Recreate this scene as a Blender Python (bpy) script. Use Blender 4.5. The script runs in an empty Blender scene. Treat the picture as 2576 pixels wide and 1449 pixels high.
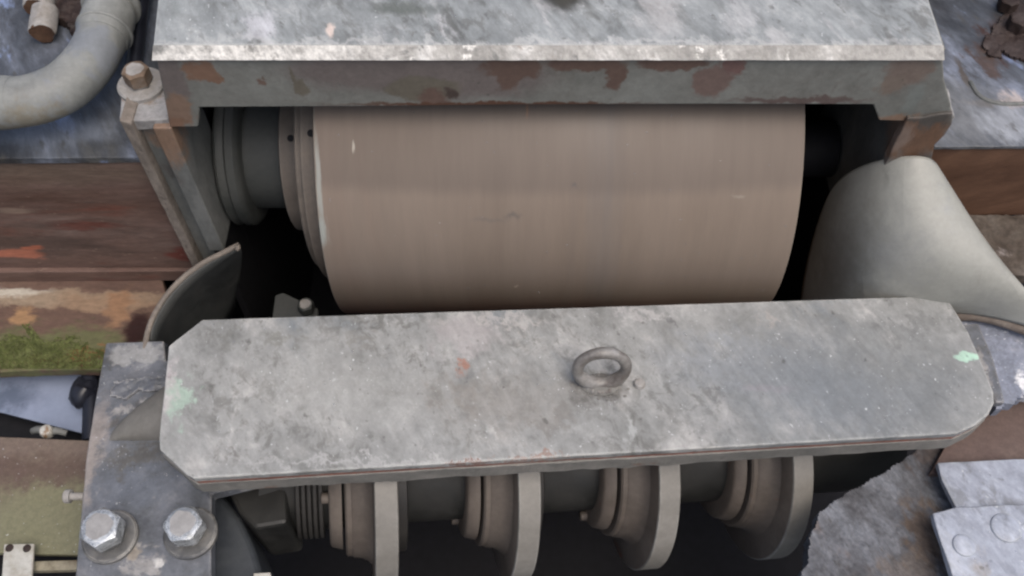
import bpy, bmesh, math, random
from mathutils import Vector, Matrix, noise
R = math.radians
rnd = random.Random(7)
scene = bpy.context.scene
COL = scene.collection

# ------------------------------------------------------------------ camera
PITCH = R(57.0)            # below the horizon
CAMH = 1.10                # height above the eye plate
LENS_PX = 2400.0           # focal length for a 2576 px wide survey picture
cam_d = bpy.data.cameras.new('camera')
cam = bpy.data.objects.new('camera', cam_d)
COL.objects.link(cam)
cam.location = (0, 0, CAMH)
cam.rotation_euler = (math.pi / 2 - PITCH, 0, 0)
cam_d.sensor_width = 36
cam_d.lens = 36 * LENS_PX / 2576
cam_d.clip_start = 0.02
cam_d.clip_end = 400
cam_d.dof.use_dof = True
cam_d.dof.focus_distance = 1.25
cam_d.dof.aperture_fstop = 5.0
scene.camera = cam

# ------------------------------------------------------------------ world and light
SUN_EL, SUN_AZ = R(66), R(140)      # azimuth: direction the light comes from, clockwise from +Y
world = bpy.data.worlds.new('World')
scene.world = world
world.use_nodes = True
wn = world.node_tree
sky = wn.nodes.new('ShaderNodeTexSky')
sky.sky_type = 'NISHITA'
sky.sun_disc = False
sky.sun_elevation = SUN_EL
sky.sun_rotation = SUN_AZ
sky.air_density = 1.0
sky.dust_density = 6.0
sky.ozone_density = 1.5
bg = wn.nodes['Background']
bg.inputs['Strength'].default_value = 0.13
wn.links.new(sky.outputs[0], bg.inputs['Color'])
sun_d = bpy.data.lights.new('sun', 'SUN')
sun_d.energy = 1.2
sun_d.angle = R(50)
sun_d.color = (1.0, 0.965, 0.92)
sun = bpy.data.objects.new('sun', sun_d)
COL.objects.link(sun)
sdir = Vector((math.sin(SUN_AZ) * math.cos(SUN_EL), math.cos(SUN_AZ) * math.cos(SUN_EL), math.sin(SUN_EL)))
sun.rotation_euler = sdir.to_track_quat('Z', 'Y').to_euler()
sun.location = (-2, -2, 4)
vs = scene.view_settings
vs.view_transform = 'Standard'
vs.look = 'None'
vs.exposure = 0.29
vs.gamma = 1
scene.cycles.filter_width = 2.3
scene.cycles.max_bounces = 6

# ------------------------------------------------------------------ survey helpers: a sighted direction meets a real plane
_f = Vector((0, math.cos(PITCH), -math.sin(PITCH)))
_u = Vector((0, math.sin(PITCH), math.cos(PITCH)))
_c = Vector((0, 0, CAMH))
def ray(px, py):
    return Vector((1, 0, 0)) * ((px - 1288) / LENS_PX) + _u * ((724 - py) / LENS_PX) + _f
def on_z(px, py, z):
    r = ray(px, py); return _c + r * ((z - CAMH) / r.z)
def on_y(px, py, y):
    r = ray(px, py); return _c + r * (y / r.y)
def on_x(px, py, x):
    r = ray(px, py); return _c + r * (x / r.x)
def on_slope(px, py, a, z0=0.0):          # plane z = z0 + a*x
    r = ray(px, py); t = (z0 - CAMH) / (r.z - a * r.x); return _c + r * t

# ------------------------------------------------------------------ materials
def S(r, g, b):
    f = lambda c: (c / 255 / 12.92) if c / 255 <= 0.04045 else ((c / 255 + 0.055) / 1.055) ** 2.4
    return (f(r), f(g), f(b), 1)

class G:
    def __init__(s, name):
        s.m = bpy.data.materials.new(name); s.m.use_nodes = True
        s.t = s.m.node_tree; s.n = s.t.nodes
        s.b = s.n['Principled BSDF']
        s.pos = s.n.new('ShaderNodeNewGeometry').outputs['Position']
    def link(s, a, b): s.t.links.new(a, b)
    def setv(s, sock, v):
        if isinstance(v, bpy.types.NodeSocket): s.link(v, sock)
        else: sock.default_value = v
    def math(s, op, a, b=0.0, c=0.0, clamp=False):
        n = s.n.new('ShaderNodeMath'); n.operation = op; n.use_clamp = clamp
        for i, v in enumerate((a, b, c)): s.setv(n.inputs[i], v)
        return n.outputs[0]
    def vm(s, op, a, b=(0, 0, 0)):
        n = s.n.new('ShaderNodeVectorMath'); n.operation = op
        s.setv(n.inputs[0], a); s.setv(n.inputs[1], b)
        return n.outputs['Value'] if op in ('LENGTH', 'DOT_PRODUCT', 'DISTANCE') else n.outputs[0]
    def mapping(s, rot=(0, 0, 0), scale=(1, 1, 1), loc=(0, 0, 0)):
        # turn first, then stretch, so that "scale" acts along the turned axes
        n = s.n.new('ShaderNodeMapping'); n.vector_type = 'POINT'
        n.inputs['Rotation'].default_value = rot
        n.inputs['Location'].default_value = loc
        s.link(s.pos, n.inputs['Vector'])
        return s.vm('MULTIPLY', n.outputs[0], scale)
    def noise(s, vec, scale, detail=6, rough=0.6, dist=0.0, out='Fac'):
        n = s.n.new('ShaderNodeTexNoise')
        s.link(vec, n.inputs['Vector'])
        n.inputs['Scale'].default_value = scale; n.inputs['Detail'].default_value = detail
        n.inputs['Roughness'].default_value = rough; n.inputs['Distortion'].default_value = dist
        return n.outputs[out]
    def step(s, v, lo, hi, tlo=0.0, thi=1.0):
        n = s.n.new('ShaderNodeMapRange'); n.interpolation_type = 'SMOOTHSTEP'
        s.setv(n.inputs['Value'], v)
        n.inputs['From Min'].default_value = lo; n.inputs['From Max'].default_value = hi
        n.inputs['To Min'].default_value = tlo; n.inputs['To Max'].default_value = thi
        return n.outputs['Result']
    def ramp(s, v, stops):
        n = s.n.new('ShaderNodeValToRGB'); s.link(v, n.inputs[0]); e = n.color_ramp.elements
        e[0].position, e[0].color = stops[0]
        e[1].position, e[1].color = stops[-1]
        for p, c in stops[1:-1]:
            x = e.new(p); x.color = c
        return n.outputs[0]
    def mix(s, f, a, b, mode='MIX'):
        n = s.n.new('ShaderNodeMix'); n.data_type = 'RGBA'; n.blend_type = mode
        s.setv(n.inputs[0], f); s.setv(n.inputs[6], a); s.setv(n.inputs[7], b)
        return n.outputs[2]

def worn(name, tones, scale=9, stretch=(1, 1, 1), rot=(0, 0, 0), rough=0.62, rvar=0.15, metal=0.0, spec=0.4,
         fine=0.25, fine_scale=120, patches=(), blobs=(), flecks=0.0, fleck_col=S(215, 218, 218), darks=0.0,
         bump=0.25, bump_scale=160, edge=0.0, edge_col=S(190, 190, 185), contrast=1.0, seed=0.0, bump_dist=0.002, mott=0.0, mott_scale=38, grime=0.0, grime_col=S(88, 87, 82), scr=0.0):
    """tones: three or four colours laid out by a cloudy noise. patches: (colour, threshold, softness, scale, offset).
    blobs: (centre, radii, colour, ragged, softness[, strength])"""
    g = G(name)
    off = (seed * 3.17, seed * 1.7, seed * 2.3)
    v = g.mapping(rot, stretch, off)
    n1 = g.noise(v, scale, 9, 0.7, 0.4)
    k = len(tones)
    lo, hi = 0.5 - 0.17 / contrast, 0.5 + 0.17 / contrast
    stops = [(lo + (hi - lo) * i / (k - 1), t) for i, t in enumerate(tones)]
    col = g.ramp(n1, stops)
    vv = g.vm('ADD', v, (5.1, 2.2, 7.7))
    for i, (pc, th, soft, psc, po) in enumerate(patches):
        pn = g.noise(g.vm('ADD', v, (po, po * 0.7, po * 1.3)), psc, 7, 0.62, 0.4)
        col = g.mix(g.step(pn, th, th + soft), col, pc)
    if grime > 0:
        ga = g.noise(g.vm('ADD', v, (2.9, 4.4, 6.1)), 7, 3, 0.5)
        gb = g.noise(g.vm('ADD', v, (7.9, 1.4, 3.1)), 55, 6, 0.72, 0.6)
        gm = g.math('MULTIPLY', g.step(ga, 0.40, 0.62), g.step(gb, 0.47, 0.62))
        col = g.mix(g.math('MULTIPLY', gm, grime), col, grime_col)
    if blobs:
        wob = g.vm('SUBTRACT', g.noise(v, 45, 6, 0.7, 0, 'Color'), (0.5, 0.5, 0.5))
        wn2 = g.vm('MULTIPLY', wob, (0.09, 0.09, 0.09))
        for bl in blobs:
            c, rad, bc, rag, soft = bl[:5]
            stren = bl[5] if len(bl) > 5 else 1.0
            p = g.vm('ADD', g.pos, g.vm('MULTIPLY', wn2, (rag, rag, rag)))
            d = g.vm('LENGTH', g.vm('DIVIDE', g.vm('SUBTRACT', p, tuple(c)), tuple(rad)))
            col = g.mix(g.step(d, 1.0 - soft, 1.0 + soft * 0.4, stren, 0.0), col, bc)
    nf = g.noise(v, fine_scale, 5, 0.75)
    val = g.step(nf, 0.28, 0.72, 1 - fine, 1 + fine)
    if scr > 0:
        sv = g.vm('MULTIPLY', v, (1.0, 0.10, 1.0))
        ns_ = g.noise(g.vm('ADD', sv, (6.6, 0.3, 2.2)), 130, 3, 0.6)
        nk_ = g.noise(g.vm('ADD', v, (0.4, 5.5, 8.1)), 11, 4, 0.6)
        val = g.math('MULTIPLY', val, g.math('ADD', 1.0, g.math('MULTIPLY', g.math('MULTIPLY', g.step(ns_, 0.35, 0.68, -1.0, 1.2), g.step(nk_, 0.42, 0.6)), scr)))
    if mott > 0:
        nm2 = g.noise(g.vm('ADD', v, (4.2, 8.8, 1.9)), mott_scale, 7, 0.72, 0.5)
        val = g.math('MULTIPLY', val, g.step(nm2, 0.33, 0.67, 1 - mott, 1 + mott))
    cmb = g.n.new('ShaderNodeCombineColor')
    for i in range(3): g.link(val, cmb.inputs[i])
    col = g.mix(1.0, col, cmb.outputs[0], 'MULTIPLY')
    if flecks > 0:
        nn = g.noise(g.vm('ADD', v, (1.3, 9.2, 3.3)), 210, 3, 0.6)
        nm = g.noise(vv, 14, 4, 0.6)
        m = g.math('MULTIPLY', g.step(nn, 0.66 - 0.1 * flecks, 0.74 - 0.08 * flecks), g.step(nm, 0.4, 0.62))
        col = g.mix(g.math('MULTIPLY', m, 0.75), col, fleck_col)
    if darks > 0:
        nn = g.noise(g.vm('ADD', v, (8.3, 1.2, 4.3)), 75, 4, 0.6)
        m = g.step(nn, 0.68 - 0.12 * darks, 0.78 - 0.1 * darks)
        col = g.mix(g.math('MULTIPLY', m, 0.6), col, S(70, 68, 64))
    if edge > 0:
        bv = g.n.new('ShaderNodeBevel'); bv.samples = 4; bv.inputs['Radius'].default_value = 0.004
        ge = g.n.new('ShaderNodeNewGeometry')
        dt = g.vm('DOT_PRODUCT', bv.outputs[0], ge.outputs['Normal'])
        em = g.math('MULTIPLY', g.step(dt, 0.99, 0.90), g.step(n1, 0.40, 0.55))
        col = g.mix(g.math('MULTIPLY', em, edge), col, edge_col)
    g.link(col, g.b.inputs['Base Color'])
    g.b.inputs['Metallic'].default_value = metal
    g.b.inputs['Specular IOR Level'].default_value = spec
    g.link(g.step(n1, 0.3, 0.7, rough - rvar, rough + rvar), g.b.inputs['Roughness'])
    if bump > 0:
        nb = g.noise(v, bump_scale, 6, 0.7)
        h = g.math('ADD', nb, g.math('MULTIPLY', n1, 2.0))
        bp = g.n.new('ShaderNodeBump'); bp.inputs['Strength'].default_value = bump
        bp.inputs['Distance'].default_value = bump_dist
        g.link(h, bp.inputs['Height']); g.link(bp.outputs[0], g.b.inputs['Normal'])
    return g.m

def plain(name, col, rough=0.5, metal=0.0, spec=0.5, trans=0.0, ior=1.45):
    g = G(name)
    n = g.noise(g.pos, 60, 5, 0.6)
    cmb = g.n.new('ShaderNodeCombineColor')
    val = g.step(n, 0.3, 0.7, 0.8, 1.15)
    for i in range(3): g.link(val, cmb.inputs[i])
    g.link(g.mix(1.0, col, cmb.outputs[0], 'MULTIPLY'), g.b.inputs['Base Color'])
    g.b.inputs['Roughness'].default_value = rough; g.b.inputs['Metallic'].default_value = metal
    g.b.inputs['Specular IOR Level'].default_value = spec
    g.b.inputs['Transmission Weight'].default_value = trans; g.b.inputs['IOR'].default_value = ior
    return g.m

def E(p, rx, ry, rz): return (p, (rx, ry, rz))
STREAK = (0, 0, R(-28))      # dust is smeared along one slanting direction

YF = 0.849                    # front face of the cover
LZ = 0.31                     # top of the cover
rust_face = S(96, 79, 71); mauve = S(106, 99, 96); orange = S(118, 94, 79); olive = S(100, 95, 85)
def fb(px, py, w, h, col, rag=0.3, soft=0.35, st=1.0):
    p = on_y(px, py, YF); k = 1.24 / LENS_PX
    return (p, (w * k, 0.05, h * k / 0.72), col, rag, soft, st)
M = {}
M['cover_top'] = worn('dusty_grey_cover_paint', [S(116, 119, 118), S(134, 138, 138), S(148, 152, 152), S(172, 174, 173)],
    scale=15, stretch=(1, 0.45, 1), rot=STREAK, rough=0.5, flecks=0.15, darks=0.5, fine=0.11, mott=0.10, mott_scale=45, grime=0.6, scr=0.10, edge=0.8, edge_col=S(190, 190, 188),
    patches=[(S(182, 182, 182), 0.58, 0.14, 18, 3.0), (S(118, 124, 122), 0.57, 0.14, 11, 8.0)], bump=0.22,
    blobs=[(on_z(1380, 106, LZ), (0.7, 0.007, 0.05), S(178, 179, 177), 1.0, 0.9, 0.75), (on_z(1420, -10, LZ), (0.035, 0.03, 0.05), S(66, 66, 62), 0.5, 0.6), (on_z(1010, 20, LZ), (0.05, 0.015, 0.05), S(100, 104, 100), 0.6, 0.8),
           (on_z(1660, 30, LZ), (0.03, 0.05, 0.05), S(195, 192, 190), 0.9, 0.7, 0.45), (on_z(1860, 40, LZ), (0.02, 0.04, 0.05), S(190, 190, 190), 1.0, 0.7, 0.5),
           (on_z(1960, 90, LZ), (0.015, 0.018, 0.05), S(190, 189, 188), 1.0, 0.7, 0.5), (on_z(650, 70, LZ), (0.02, 0.03, 0.05), S(190, 190, 194), 1.0, 0.6, 0.7),
           (on_z(830, 75, LZ), (0.008, 0.014, 0.05), S(205, 190, 180), 0.4, 0.5)])
M['cover_lip'] = worn('chipped_pale_cover_lip', [S(130, 129, 125), S(150, 148, 143), S(168, 166, 161), S(206, 205, 201)], scale=22, stretch=(1, 0.4, 1),
    rot=STREAK, rough=0.4, fine=0.2, patches=[(S(152, 142, 133), 0.57, 0.08, 12, 1.0), (S(226, 224, 218), 0.61, 0.05, 30, 6.0), (S(124, 124, 121), 0.57, 0.06, 26, 2.0)], bump=0.4, mott=0.12,
    blobs=[(on_z(640, 130, 0.3), (0.20, 0.05, 0.03), S(222, 220, 214), 3.0, 0.9, 0.85)])
M['cover_face'] = worn('grey_cover_face_with_rust', [S(106, 107, 102), S(118, 119, 114), S(126, 128, 123)], scale=8, stretch=(1, 1, 1), rough=0.55, fine=0.08, mott=0.08, grime=0.3, grime_col=S(96, 90, 84),
    darks=0.25, bump=0.15, blobs=[
    fb(980, 178, 270, 52, mauve, 0.35, 0.35), fb(1180, 190, 210, 60, mauve, 0.4, 0.4), fb(1060, 222, 95, 30, olive, 0.35, 0.2), fb(1092, 250, 40, 30, rust_face, 0.5, 0.4),
    fb(1285, 170, 75, 28, rust_face, 0.5, 0.25), fb(1278, 198, 34, 30, rust_face, 0.5, 0.3), fb(1470, 158, 100, 20, rust_face, 0.35, 0.25), fb(1545, 195, 26, 36, rust_face, 0.4, 0.3),
    fb(1690, 155, 90, 20, rust_face, 0.4, 0.25), fb(1790, 205, 48, 40, S(108, 92, 86), 0.5, 0.3), fb(1845, 165, 24, 26, S(106, 84, 80), 0.5, 0.4),
    fb(2010, 252, 190, 9, S(92, 80, 76), 0.4, 0.5), fb(2285, 180, 55, 42, S(114, 102, 94), 0.5, 0.3), fb(2240, 215, 35, 30, S(114, 103, 94), 0.5, 0.4),
    fb(430, 195, 42, 60, mauve, 0.4, 0.3), fb(505, 178, 40, 24, orange, 0.5, 0.3), fb(540, 198, 22, 14, orange, 0.5, 0.3), fb(448, 280, 40, 48, S(124, 104, 90), 0.6, 0.3),
    fb(445, 308, 26, 20, S(122, 96, 80), 0.4, 0.4), fb(756, 222, 22, 22, olive, 0.4, 0.3), fb(738, 192, 7, 26, olive, 0.3, 0.5), fb(655, 202, 14, 10, S(100, 84, 76), 0.5, 0.4),
    fb(1240, 262, 420, 7, S(84, 60, 48), 0.3, 0.5), fb(1135, 232, 14, 14, S(70, 60, 56), 0.3, 0.5), fb(2300, 245, 22, 40, S(112, 116, 112), 0.4, 0.4), fb(2255, 296, 60, 12, S(122, 100, 84), 0.4, 0.5)])
M['eye_plate_top'] = worn('mottled_dusty_grey_plate', [S(117, 118, 115), S(132, 133, 131), S(144, 145, 143), S(166, 165, 162)],
    scale=15, stretch=(1, 0.7, 1), rot=STREAK, rough=0.58, flecks=0.1, darks=0.4, fine=0.10, mott=0.07, mott_scale=50, grime=0.65, scr=0.07, edge=0.8,
    patches=[(S(168, 167, 164), 0.55, 0.16, 9, 2.0), (S(112, 119, 124), 0.52, 0.14, 5, 7.0), (S(116, 117, 114), 0.60, 0.10, 26, 5.0)], bump=0.3,
    blobs=[(on_z(1170, 845, 0), (0.055, 0.03, 0.06), S(162, 157, 156), 1.2, 0.7, 0.6), (on_z(1165, 918, 0), (0.009, 0.012, 0.06), S(150, 106, 88), 0.8, 0.6, 0.8),
           (on_z(445, 1005, 0.01), (0.018, 0.035, 0.08), S(160, 182, 166), 1.4, 0.5, 0.7), (on_z(425, 985, 0.01), (0.012, 0.045, 0.08), S(180, 172, 172), 0.8, 0.6, 0.7),
           (on_z(2422, 908, -0.033), (0.020, 0.0075, 0.06), S(172, 204, 184), 0.3, 0.25), (on_z(1930, 985, -0.02), (0.04, 0.006, 0.06), S(165, 155, 158), 0.3, 0.6, 0.7),
           (on_z(560, 850, 0), (0.035, 0.014, 0.06), S(112, 112, 108), 2.0, 0.7, 0.75), (on_z(700, 865, 0), (0.03, 0.012, 0.06), S(116, 116, 110), 2.0, 0.8, 0.7), (on_z(900, 850, 0), (0.03, 0.010, 0.06), S(120, 118, 112), 2.0, 0.8, 0.6),
           (on_z(1160, 1000, 0), (0.03, 0.02, 0.06), S(112, 108, 102), 2.2, 0.8, 0.7), (on_z(1380, 1060, 0), (0.05, 0.018, 0.06), S(118, 116, 112), 2.2, 0.8, 0.7), (on_z(580, 1150, 0), (0.018, 0.01, 0.06), S(110, 108, 104), 1.6, 0.8, 0.7),
           (on_z(2270, 840, -0.03), (0.07, 0.022, 0.06), S(106, 106, 104), 2.4, 0.8, 0.75), (on_z(2330, 960, -0.03), (0.05, 0.03, 0.06), S(108, 110, 110), 2.0, 0.9, 0.6), (on_z(1800, 920, -0.02), (0.09, 0.04, 0.06), S(148, 152, 156), 2.0, 0.9, 0.5),
           (on_z(1240, 800, 0), (0.09, 0.010, 0.06), S(172, 168, 164), 2.0, 0.8, 0.6), (on_z(1620, 790, -0.01), (0.05, 0.014, 0.06), S(170, 168, 166), 2.0, 0.7, 0.65), (on_z(1580, 1085, -0.01), (0.006, 0.018, 0.06), S(170, 172, 170), 0.6, 0.5, 0.7),
           (on_z(980, 1165, 0), (0.26, 0.006, 0.06), S(166, 166, 164), 1.0, 0.7, 0.7), (on_z(1175, 1172, 0), (0.03, 0.006, 0.06), S(118, 84, 70), 1.4, 0.5, 0.85), (on_z(1330, 1160, 0), (0.06, 0.005, 0.06), S(136, 106, 92), 1.4, 0.6, 0.7),
           (on_z(1690, 815, -0.01), (0.004, 0.014, 0.06), S(96, 96, 96), 1.0, 0.6, 0.6), (on_z(1950, 815, -0.02), (0.02, 0.01, 0.06), S(164, 158, 152), 1.5, 0.8, 0.6),
           (on_z(1500, 978, 0), (0.044, 0.022, 0.06), S(76, 73, 70), 0.9, 0.8, 0.9), (on_z(2080, 980, -0.02), (0.20, 0.10, 0.1), S(108, 114, 119), 1.5, 0.9, 0.8),  # dark dirt ring at the eye foot, widened to deepen its contact shadow
           (on_z(840, 990, 0), (0.17, 0.07, 0.1), S(160, 160, 156), 1.8, 0.9, 0.5), (on_z(1260, 1010, 0), (0.10, 0.05, 0.1), S(134, 130, 124), 1.8, 0.9, 0.5),
           (on_z(2260, 880, 0), (0.10, 0.07, 0.1), S(118, 120, 118), 1.8, 0.9, 0.55)])
M['eye_plate_edge'] = worn('rough_cut_plate_edge', [S(104, 103, 99), S(120, 118, 113), S(136, 132, 126)], scale=14, rough=0.7, fine=0.12, darks=0.3, bump=0.4,
    patches=[(S(116, 92, 80), 0.60, 0.08, 9, 2.0)])
M['seam_rust'] = worn('red_brown_seam_rust', [S(104, 70, 60), S(128, 86, 74), S(122, 108, 100)], scale=18, rough=0.8, fine=0.2, bump=0.4)
M['drum'] = worn('brown_beige_roller_steel', [S(115, 103, 92), S(122, 110, 99), S(128, 116, 105)], scale=3.5, stretch=(1, 0.10, 0.10), rough=0.55, spec=0.3,
    fine=0.045, fine_scale=60, mott=0.035, mott_scale=9, bump=0.05, contrast=0.8, edge=0.6, edge_col=S(156, 150, 138), patches=[(S(126, 106, 94), 0.52, 0.25, 3, 4.0), (S(112, 107, 103), 0.54, 0.25, 4, 9.0)],
    blobs=[(Vector((0.06, 0.80, 0.215)), (0.9, 0.16, 0.115), S(98, 89, 82), 0.15, 0.12, 0.55), (on_y(812, 540, 0.80), (0.020, 0.1, 0.022), S(150, 154, 148), 1.3, 0.5, 0.85), (on_y(800, 470, 0.80), (0.006, 0.1, 0.06), S(150, 152, 146), 0.4, 0.6, 0.8),  # first blob deepens the cover's soft shadow band in the drum colour
           (on_y(1290, 527, 0.79), (0.012, 0.1, 0.004), S(92, 88, 84), 0.25, 0.9, 0.7), (on_y(1230, 533, 0.79), (0.03, 0.1, 0.003), S(104, 98, 93), 0.2, 0.9, 0.5), (on_y(1445, 490, 0.79), (0.005, 0.1, 0.003), S(88, 84, 82), 0.5, 0.7, 0.7),
           (on_y(1370, 280, 0.85), (0.02, 0.1, 0.014), S(92, 92, 94), 0.7, 0.6, 0.5), (Vector((0.1, 0.8, -0.21)), (0.9, 0.4, 0.12), S(132, 92, 76), 0.6, 0.7, 0.85), 
           (on_y(1860, 500, 0.79), (0.009, 0.1, 0.002), S(140, 132, 121), 0.2, 0.8, 0.7), (on_y(1813, 335, 0.82), (0.003, 0.1, 0.005), S(176, 168, 154), 0.4, 0.5, 0.8), (on_y(880, 427, 0.80), (0.003, 0.1, 0.006), S(172, 166, 154), 0.4, 0.5, 0.8),
           (on_y(1325, 370, 0.81), (0.003, 0.1, 0.007), S(150, 112, 88), 0.4, 0.6, 0.8), (on_y(1300, 642, 0.80), (0.003, 0.1, 0.003), S(168, 156, 142), 0.3, 0.6, 0.8), (on_y(1040, 752, 0.80), (0.014, 0.1, 0.016), S(148, 130, 114), 0.6, 0.3, 0.8)])
M['ring'] = worn('brown_grey_flange_steel', [S(88, 82, 75), S(102, 94, 86), S(112, 103, 94)], scale=9, rough=0.55, fine=0.08, bump=0.08, edge=0.5, edge_col=S(140, 132, 122))
M['hub'] = worn('dull_grey_green_hub_paint', [S(52, 55, 53), S(62, 64, 62), S(72, 73, 70)], scale=7, rough=0.55, fine=0.08, bump=0.08)
M['leg_grey'] = worn('grey_leg_paint', [S(84, 87, 86), S(98, 100, 98), S(112, 113, 110)], scale=10, stretch=(1, 1, 0.5), rough=0.6, fine=0.14, darks=0.3, bump=0.25,
    blobs=[(on_y(408, 345, 0.846), (0.035, 0.06, 0.045), S(126, 104, 88), 1.0, 0.5), (on_y(420, 390, 0.846), (0.02, 0.06, 0.03), S(124, 102, 86), 1.0, 0.6, 0.8), (on_y(425, 450, 0.846), (0.018, 0.06, 0.02), S(84, 80, 78), 0.6, 0.6, 0.7),
           (on_y(2310, 340, 0.846), (0.05, 0.06, 0.06), S(100, 76, 60), 1.0, 0.5), (on_y(2345, 290, 0.846), (0.03, 0.06, 0.022), S(74, 70, 66), 0.9, 0.4), (on_y(2255, 345, 0.846), (0.02, 0.05, 0.03), S(118, 102, 92), 0.6, 0.5)])
M['leg_edge'] = worn('tan_rusty_leg_edge', [S(102, 95, 88), S(118, 110, 102), S(136, 127, 118)], scale=22, stretch=(1, 1, 0.6), rough=0.75, fine=0.2, bump=0.6, darks=0.4, bump_dist=0.003)
M['ledge'] = worn('pale_dusty_ledge', [S(128, 126, 124), S(146, 145, 144), S(162, 160, 158)], scale=16, rough=0.7, fine=0.2, bump=0.4, darks=0.3,
    blobs=[(on_z(350, 240, 0.185), (0.035, 0.012, 0.03), S(120, 92, 62), 0.5, 0.5, 0.8)])
M['beam_top'] = worn('wet_beam_top_painted_glare', [S(44, 45, 47), S(64, 67, 72), S(84, 89, 98), S(118, 125, 140)], scale=11, stretch=(1, 0.35, 1), rot=STREAK, rough=0.5, rvar=0.2, spec=0.5,
    fine=0.14, darks=0.7, mott=0.2, grime=0.6, grime_col=S(58, 58, 60), bump=0.3, patches=[(S(88, 88, 86), 0.55, 0.14, 6, 3.0), (S(122, 136, 166), 0.59, 0.08, 17, 1.0), (S(48, 50, 52), 0.60, 0.08, 12, 6.0)],  # blue patches paint sky glare on the wet top
    blobs=[(on_z(150, 330, 0.1), (0.09, 0.03, 0.05), S(108, 114, 124), 0.6, 0.6, 0.7), (on_z(2520, 95, 0.11), (0.026, 0.05, 0.05), S(60, 38, 28), 1.5, 0.4), (on_z(2480, 150, 0.11), (0.022, 0.04, 0.05), S(72, 54, 44), 1.8, 0.5, 0.85),
           (on_z(2425, 190, 0.11), (0.008, 0.035, 0.05), S(72, 64, 56), 0.6, 0.5, 0.9), (on_z(2500, 257, 0.11), (0.045, 0.008, 0.05), S(102, 96, 90), 0.5, 0.5, 0.8), (on_z(2400, 300, 0.11), (0.13, 0.08, 0.06), S(118, 120, 122), 1.5, 0.8, 0.7),
           (on_z(2540, 310, 0.11), (0.05, 0.04, 0.05), S(152, 156, 162), 1.2, 0.6, 0.7), (on_z(2555, 250, 0.11), (0.02, 0.02, 0.05), S(170, 160, 155), 1.0, 0.6, 0.8)])
M['beam_face'] = worn('brown_rusted_beam_face', [S(84, 64, 56), S(96, 76, 68), S(106, 86, 78), S(116, 98, 90)], scale=8, stretch=(0.28, 1, 1.2), rough=0.62, fine=0.16, flecks=0.15, fleck_col=S(160, 140, 125),
    bump=0.35, mott=0.12, darks=0.3, patches=[(S(104, 90, 82), 0.57, 0.1, 5, 2.0), (S(102, 66, 56), 0.58, 0.12, 9, 5.0), (S(80, 66, 60), 0.58, 0.12, 7, 9.0)],
    blobs=[(on_y(30, 645, 0.86), (0.050, 0.05, 0.014), S(170, 108, 86), 0.5, 0.4), (on_y(80, 632, 0.86), (0.022, 0.05, 0.006), S(160, 96, 74), 0.4, 0.4), (on_y(170, 445, 0.86), (0.2, 0.05, 0.035), S(100, 84, 72), 1.2, 0.8, 0.75), (on_y(30, 537, 0.86), (0.035, 0.05, 0.006), S(136, 118, 104), 0.3, 0.6, 0.7),
           (on_y(455, 650, 0.86), (0.022, 0.05, 0.022), S(104, 52, 44), 0.8, 0.6, 0.8), (on_y(220, 575, 0.86), (0.06, 0.05, 0.012), S(100, 52, 42), 0.8, 0.7, 0.7)])
M['beam_face_right'] = worn('orange_rusted_beam_face', [S(78, 56, 44), S(98, 72, 56), S(120, 90, 70)], scale=7, stretch=(0.5, 1, 1.6), rot=(0, R(25), 0), rough=0.6, fine=0.08, bump=0.2)
M['flange_rust'] = worn('tan_and_red_rust_flange', [S(82, 64, 56), S(94, 74, 64), S(106, 86, 74)], scale=10, stretch=(0.5, 1, 1), rough=0.7, fine=0.2, bump=0.5, darks=0.3,
    blobs=[(on_z(100, 752, -0.20), (0.26, 0.018, 0.03), S(136, 120, 102), 0.6, 0.5), (on_z(270, 760, -0.20), (0.1, 0.022, 0.03), S(130, 108, 88), 0.9, 0.5), (on_z(300, 775, -0.20), (0.022, 0.04, 0.03), S(132, 102, 78), 0.9, 0.5),
           (on_z(20, 735, -0.20), (0.07, 0.012, 0.03), S(172, 165, 152), 0.5, 0.5), (on_z(60, 798, -0.20), (0.02, 0.02, 0.03), S(142, 112, 82), 0.8, 0.5), (on_z(120, 880, -0.20), (0.26, 0.045, 0.03), S(88, 90, 60), 1.3, 0.5, 0.9),
           (on_z(60, 900, -0.20), (0.14, 0.04, 0.03), S(92, 94, 62), 1.3, 0.5, 0.8), (on_z(220, 885, -0.20), (0.04, 0.01, 0.03), S(138, 84, 54), 1.0, 0.6, 0.8), (on_z(150, 905, -0.20), (0.09, 0.007, 0.03), S(84, 50, 34), 0.8, 0.6, 0.8),
           (on_z(345, 830, -0.20), (0.022, 0.04, 0.03), S(40, 16, 12), 0.4, 0.5)])  # near-black blob paints the dark of a gap in the flange
M['moss'] = worn('green_moss', [S(84, 92, 52), S(104, 112, 66), S(124, 131, 86)], scale=40, rough=0.9, fine=0.3, bump=0)
M['pipe'] = worn('dusty_grey_pipe_plastic', [S(112, 114, 112), S(128, 130, 127), S(142, 144, 141)], scale=9, rough=0.6, fine=0.08, mott=0.06, bump=0.12,
    patches=[(S(122, 126, 130), 0.56, 0.06, 7, 2.0)], blobs=[(on_z(110, 305, 0.17), (0.10, 0.022, 0.03), S(122, 114, 96), 1.2, 0.8, 0.7), (on_z(215, 262, 0.18), (0.012, 0.008, 0.03), S(72, 84, 56), 0.4, 0.5, 0.9)])
M['gusset'] = worn('grey_gusset_paint', [S(96, 95, 90), S(106, 104, 99), S(118, 116, 112)], scale=9, rough=0.6, fine=0.08, bump=0.15)
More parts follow.
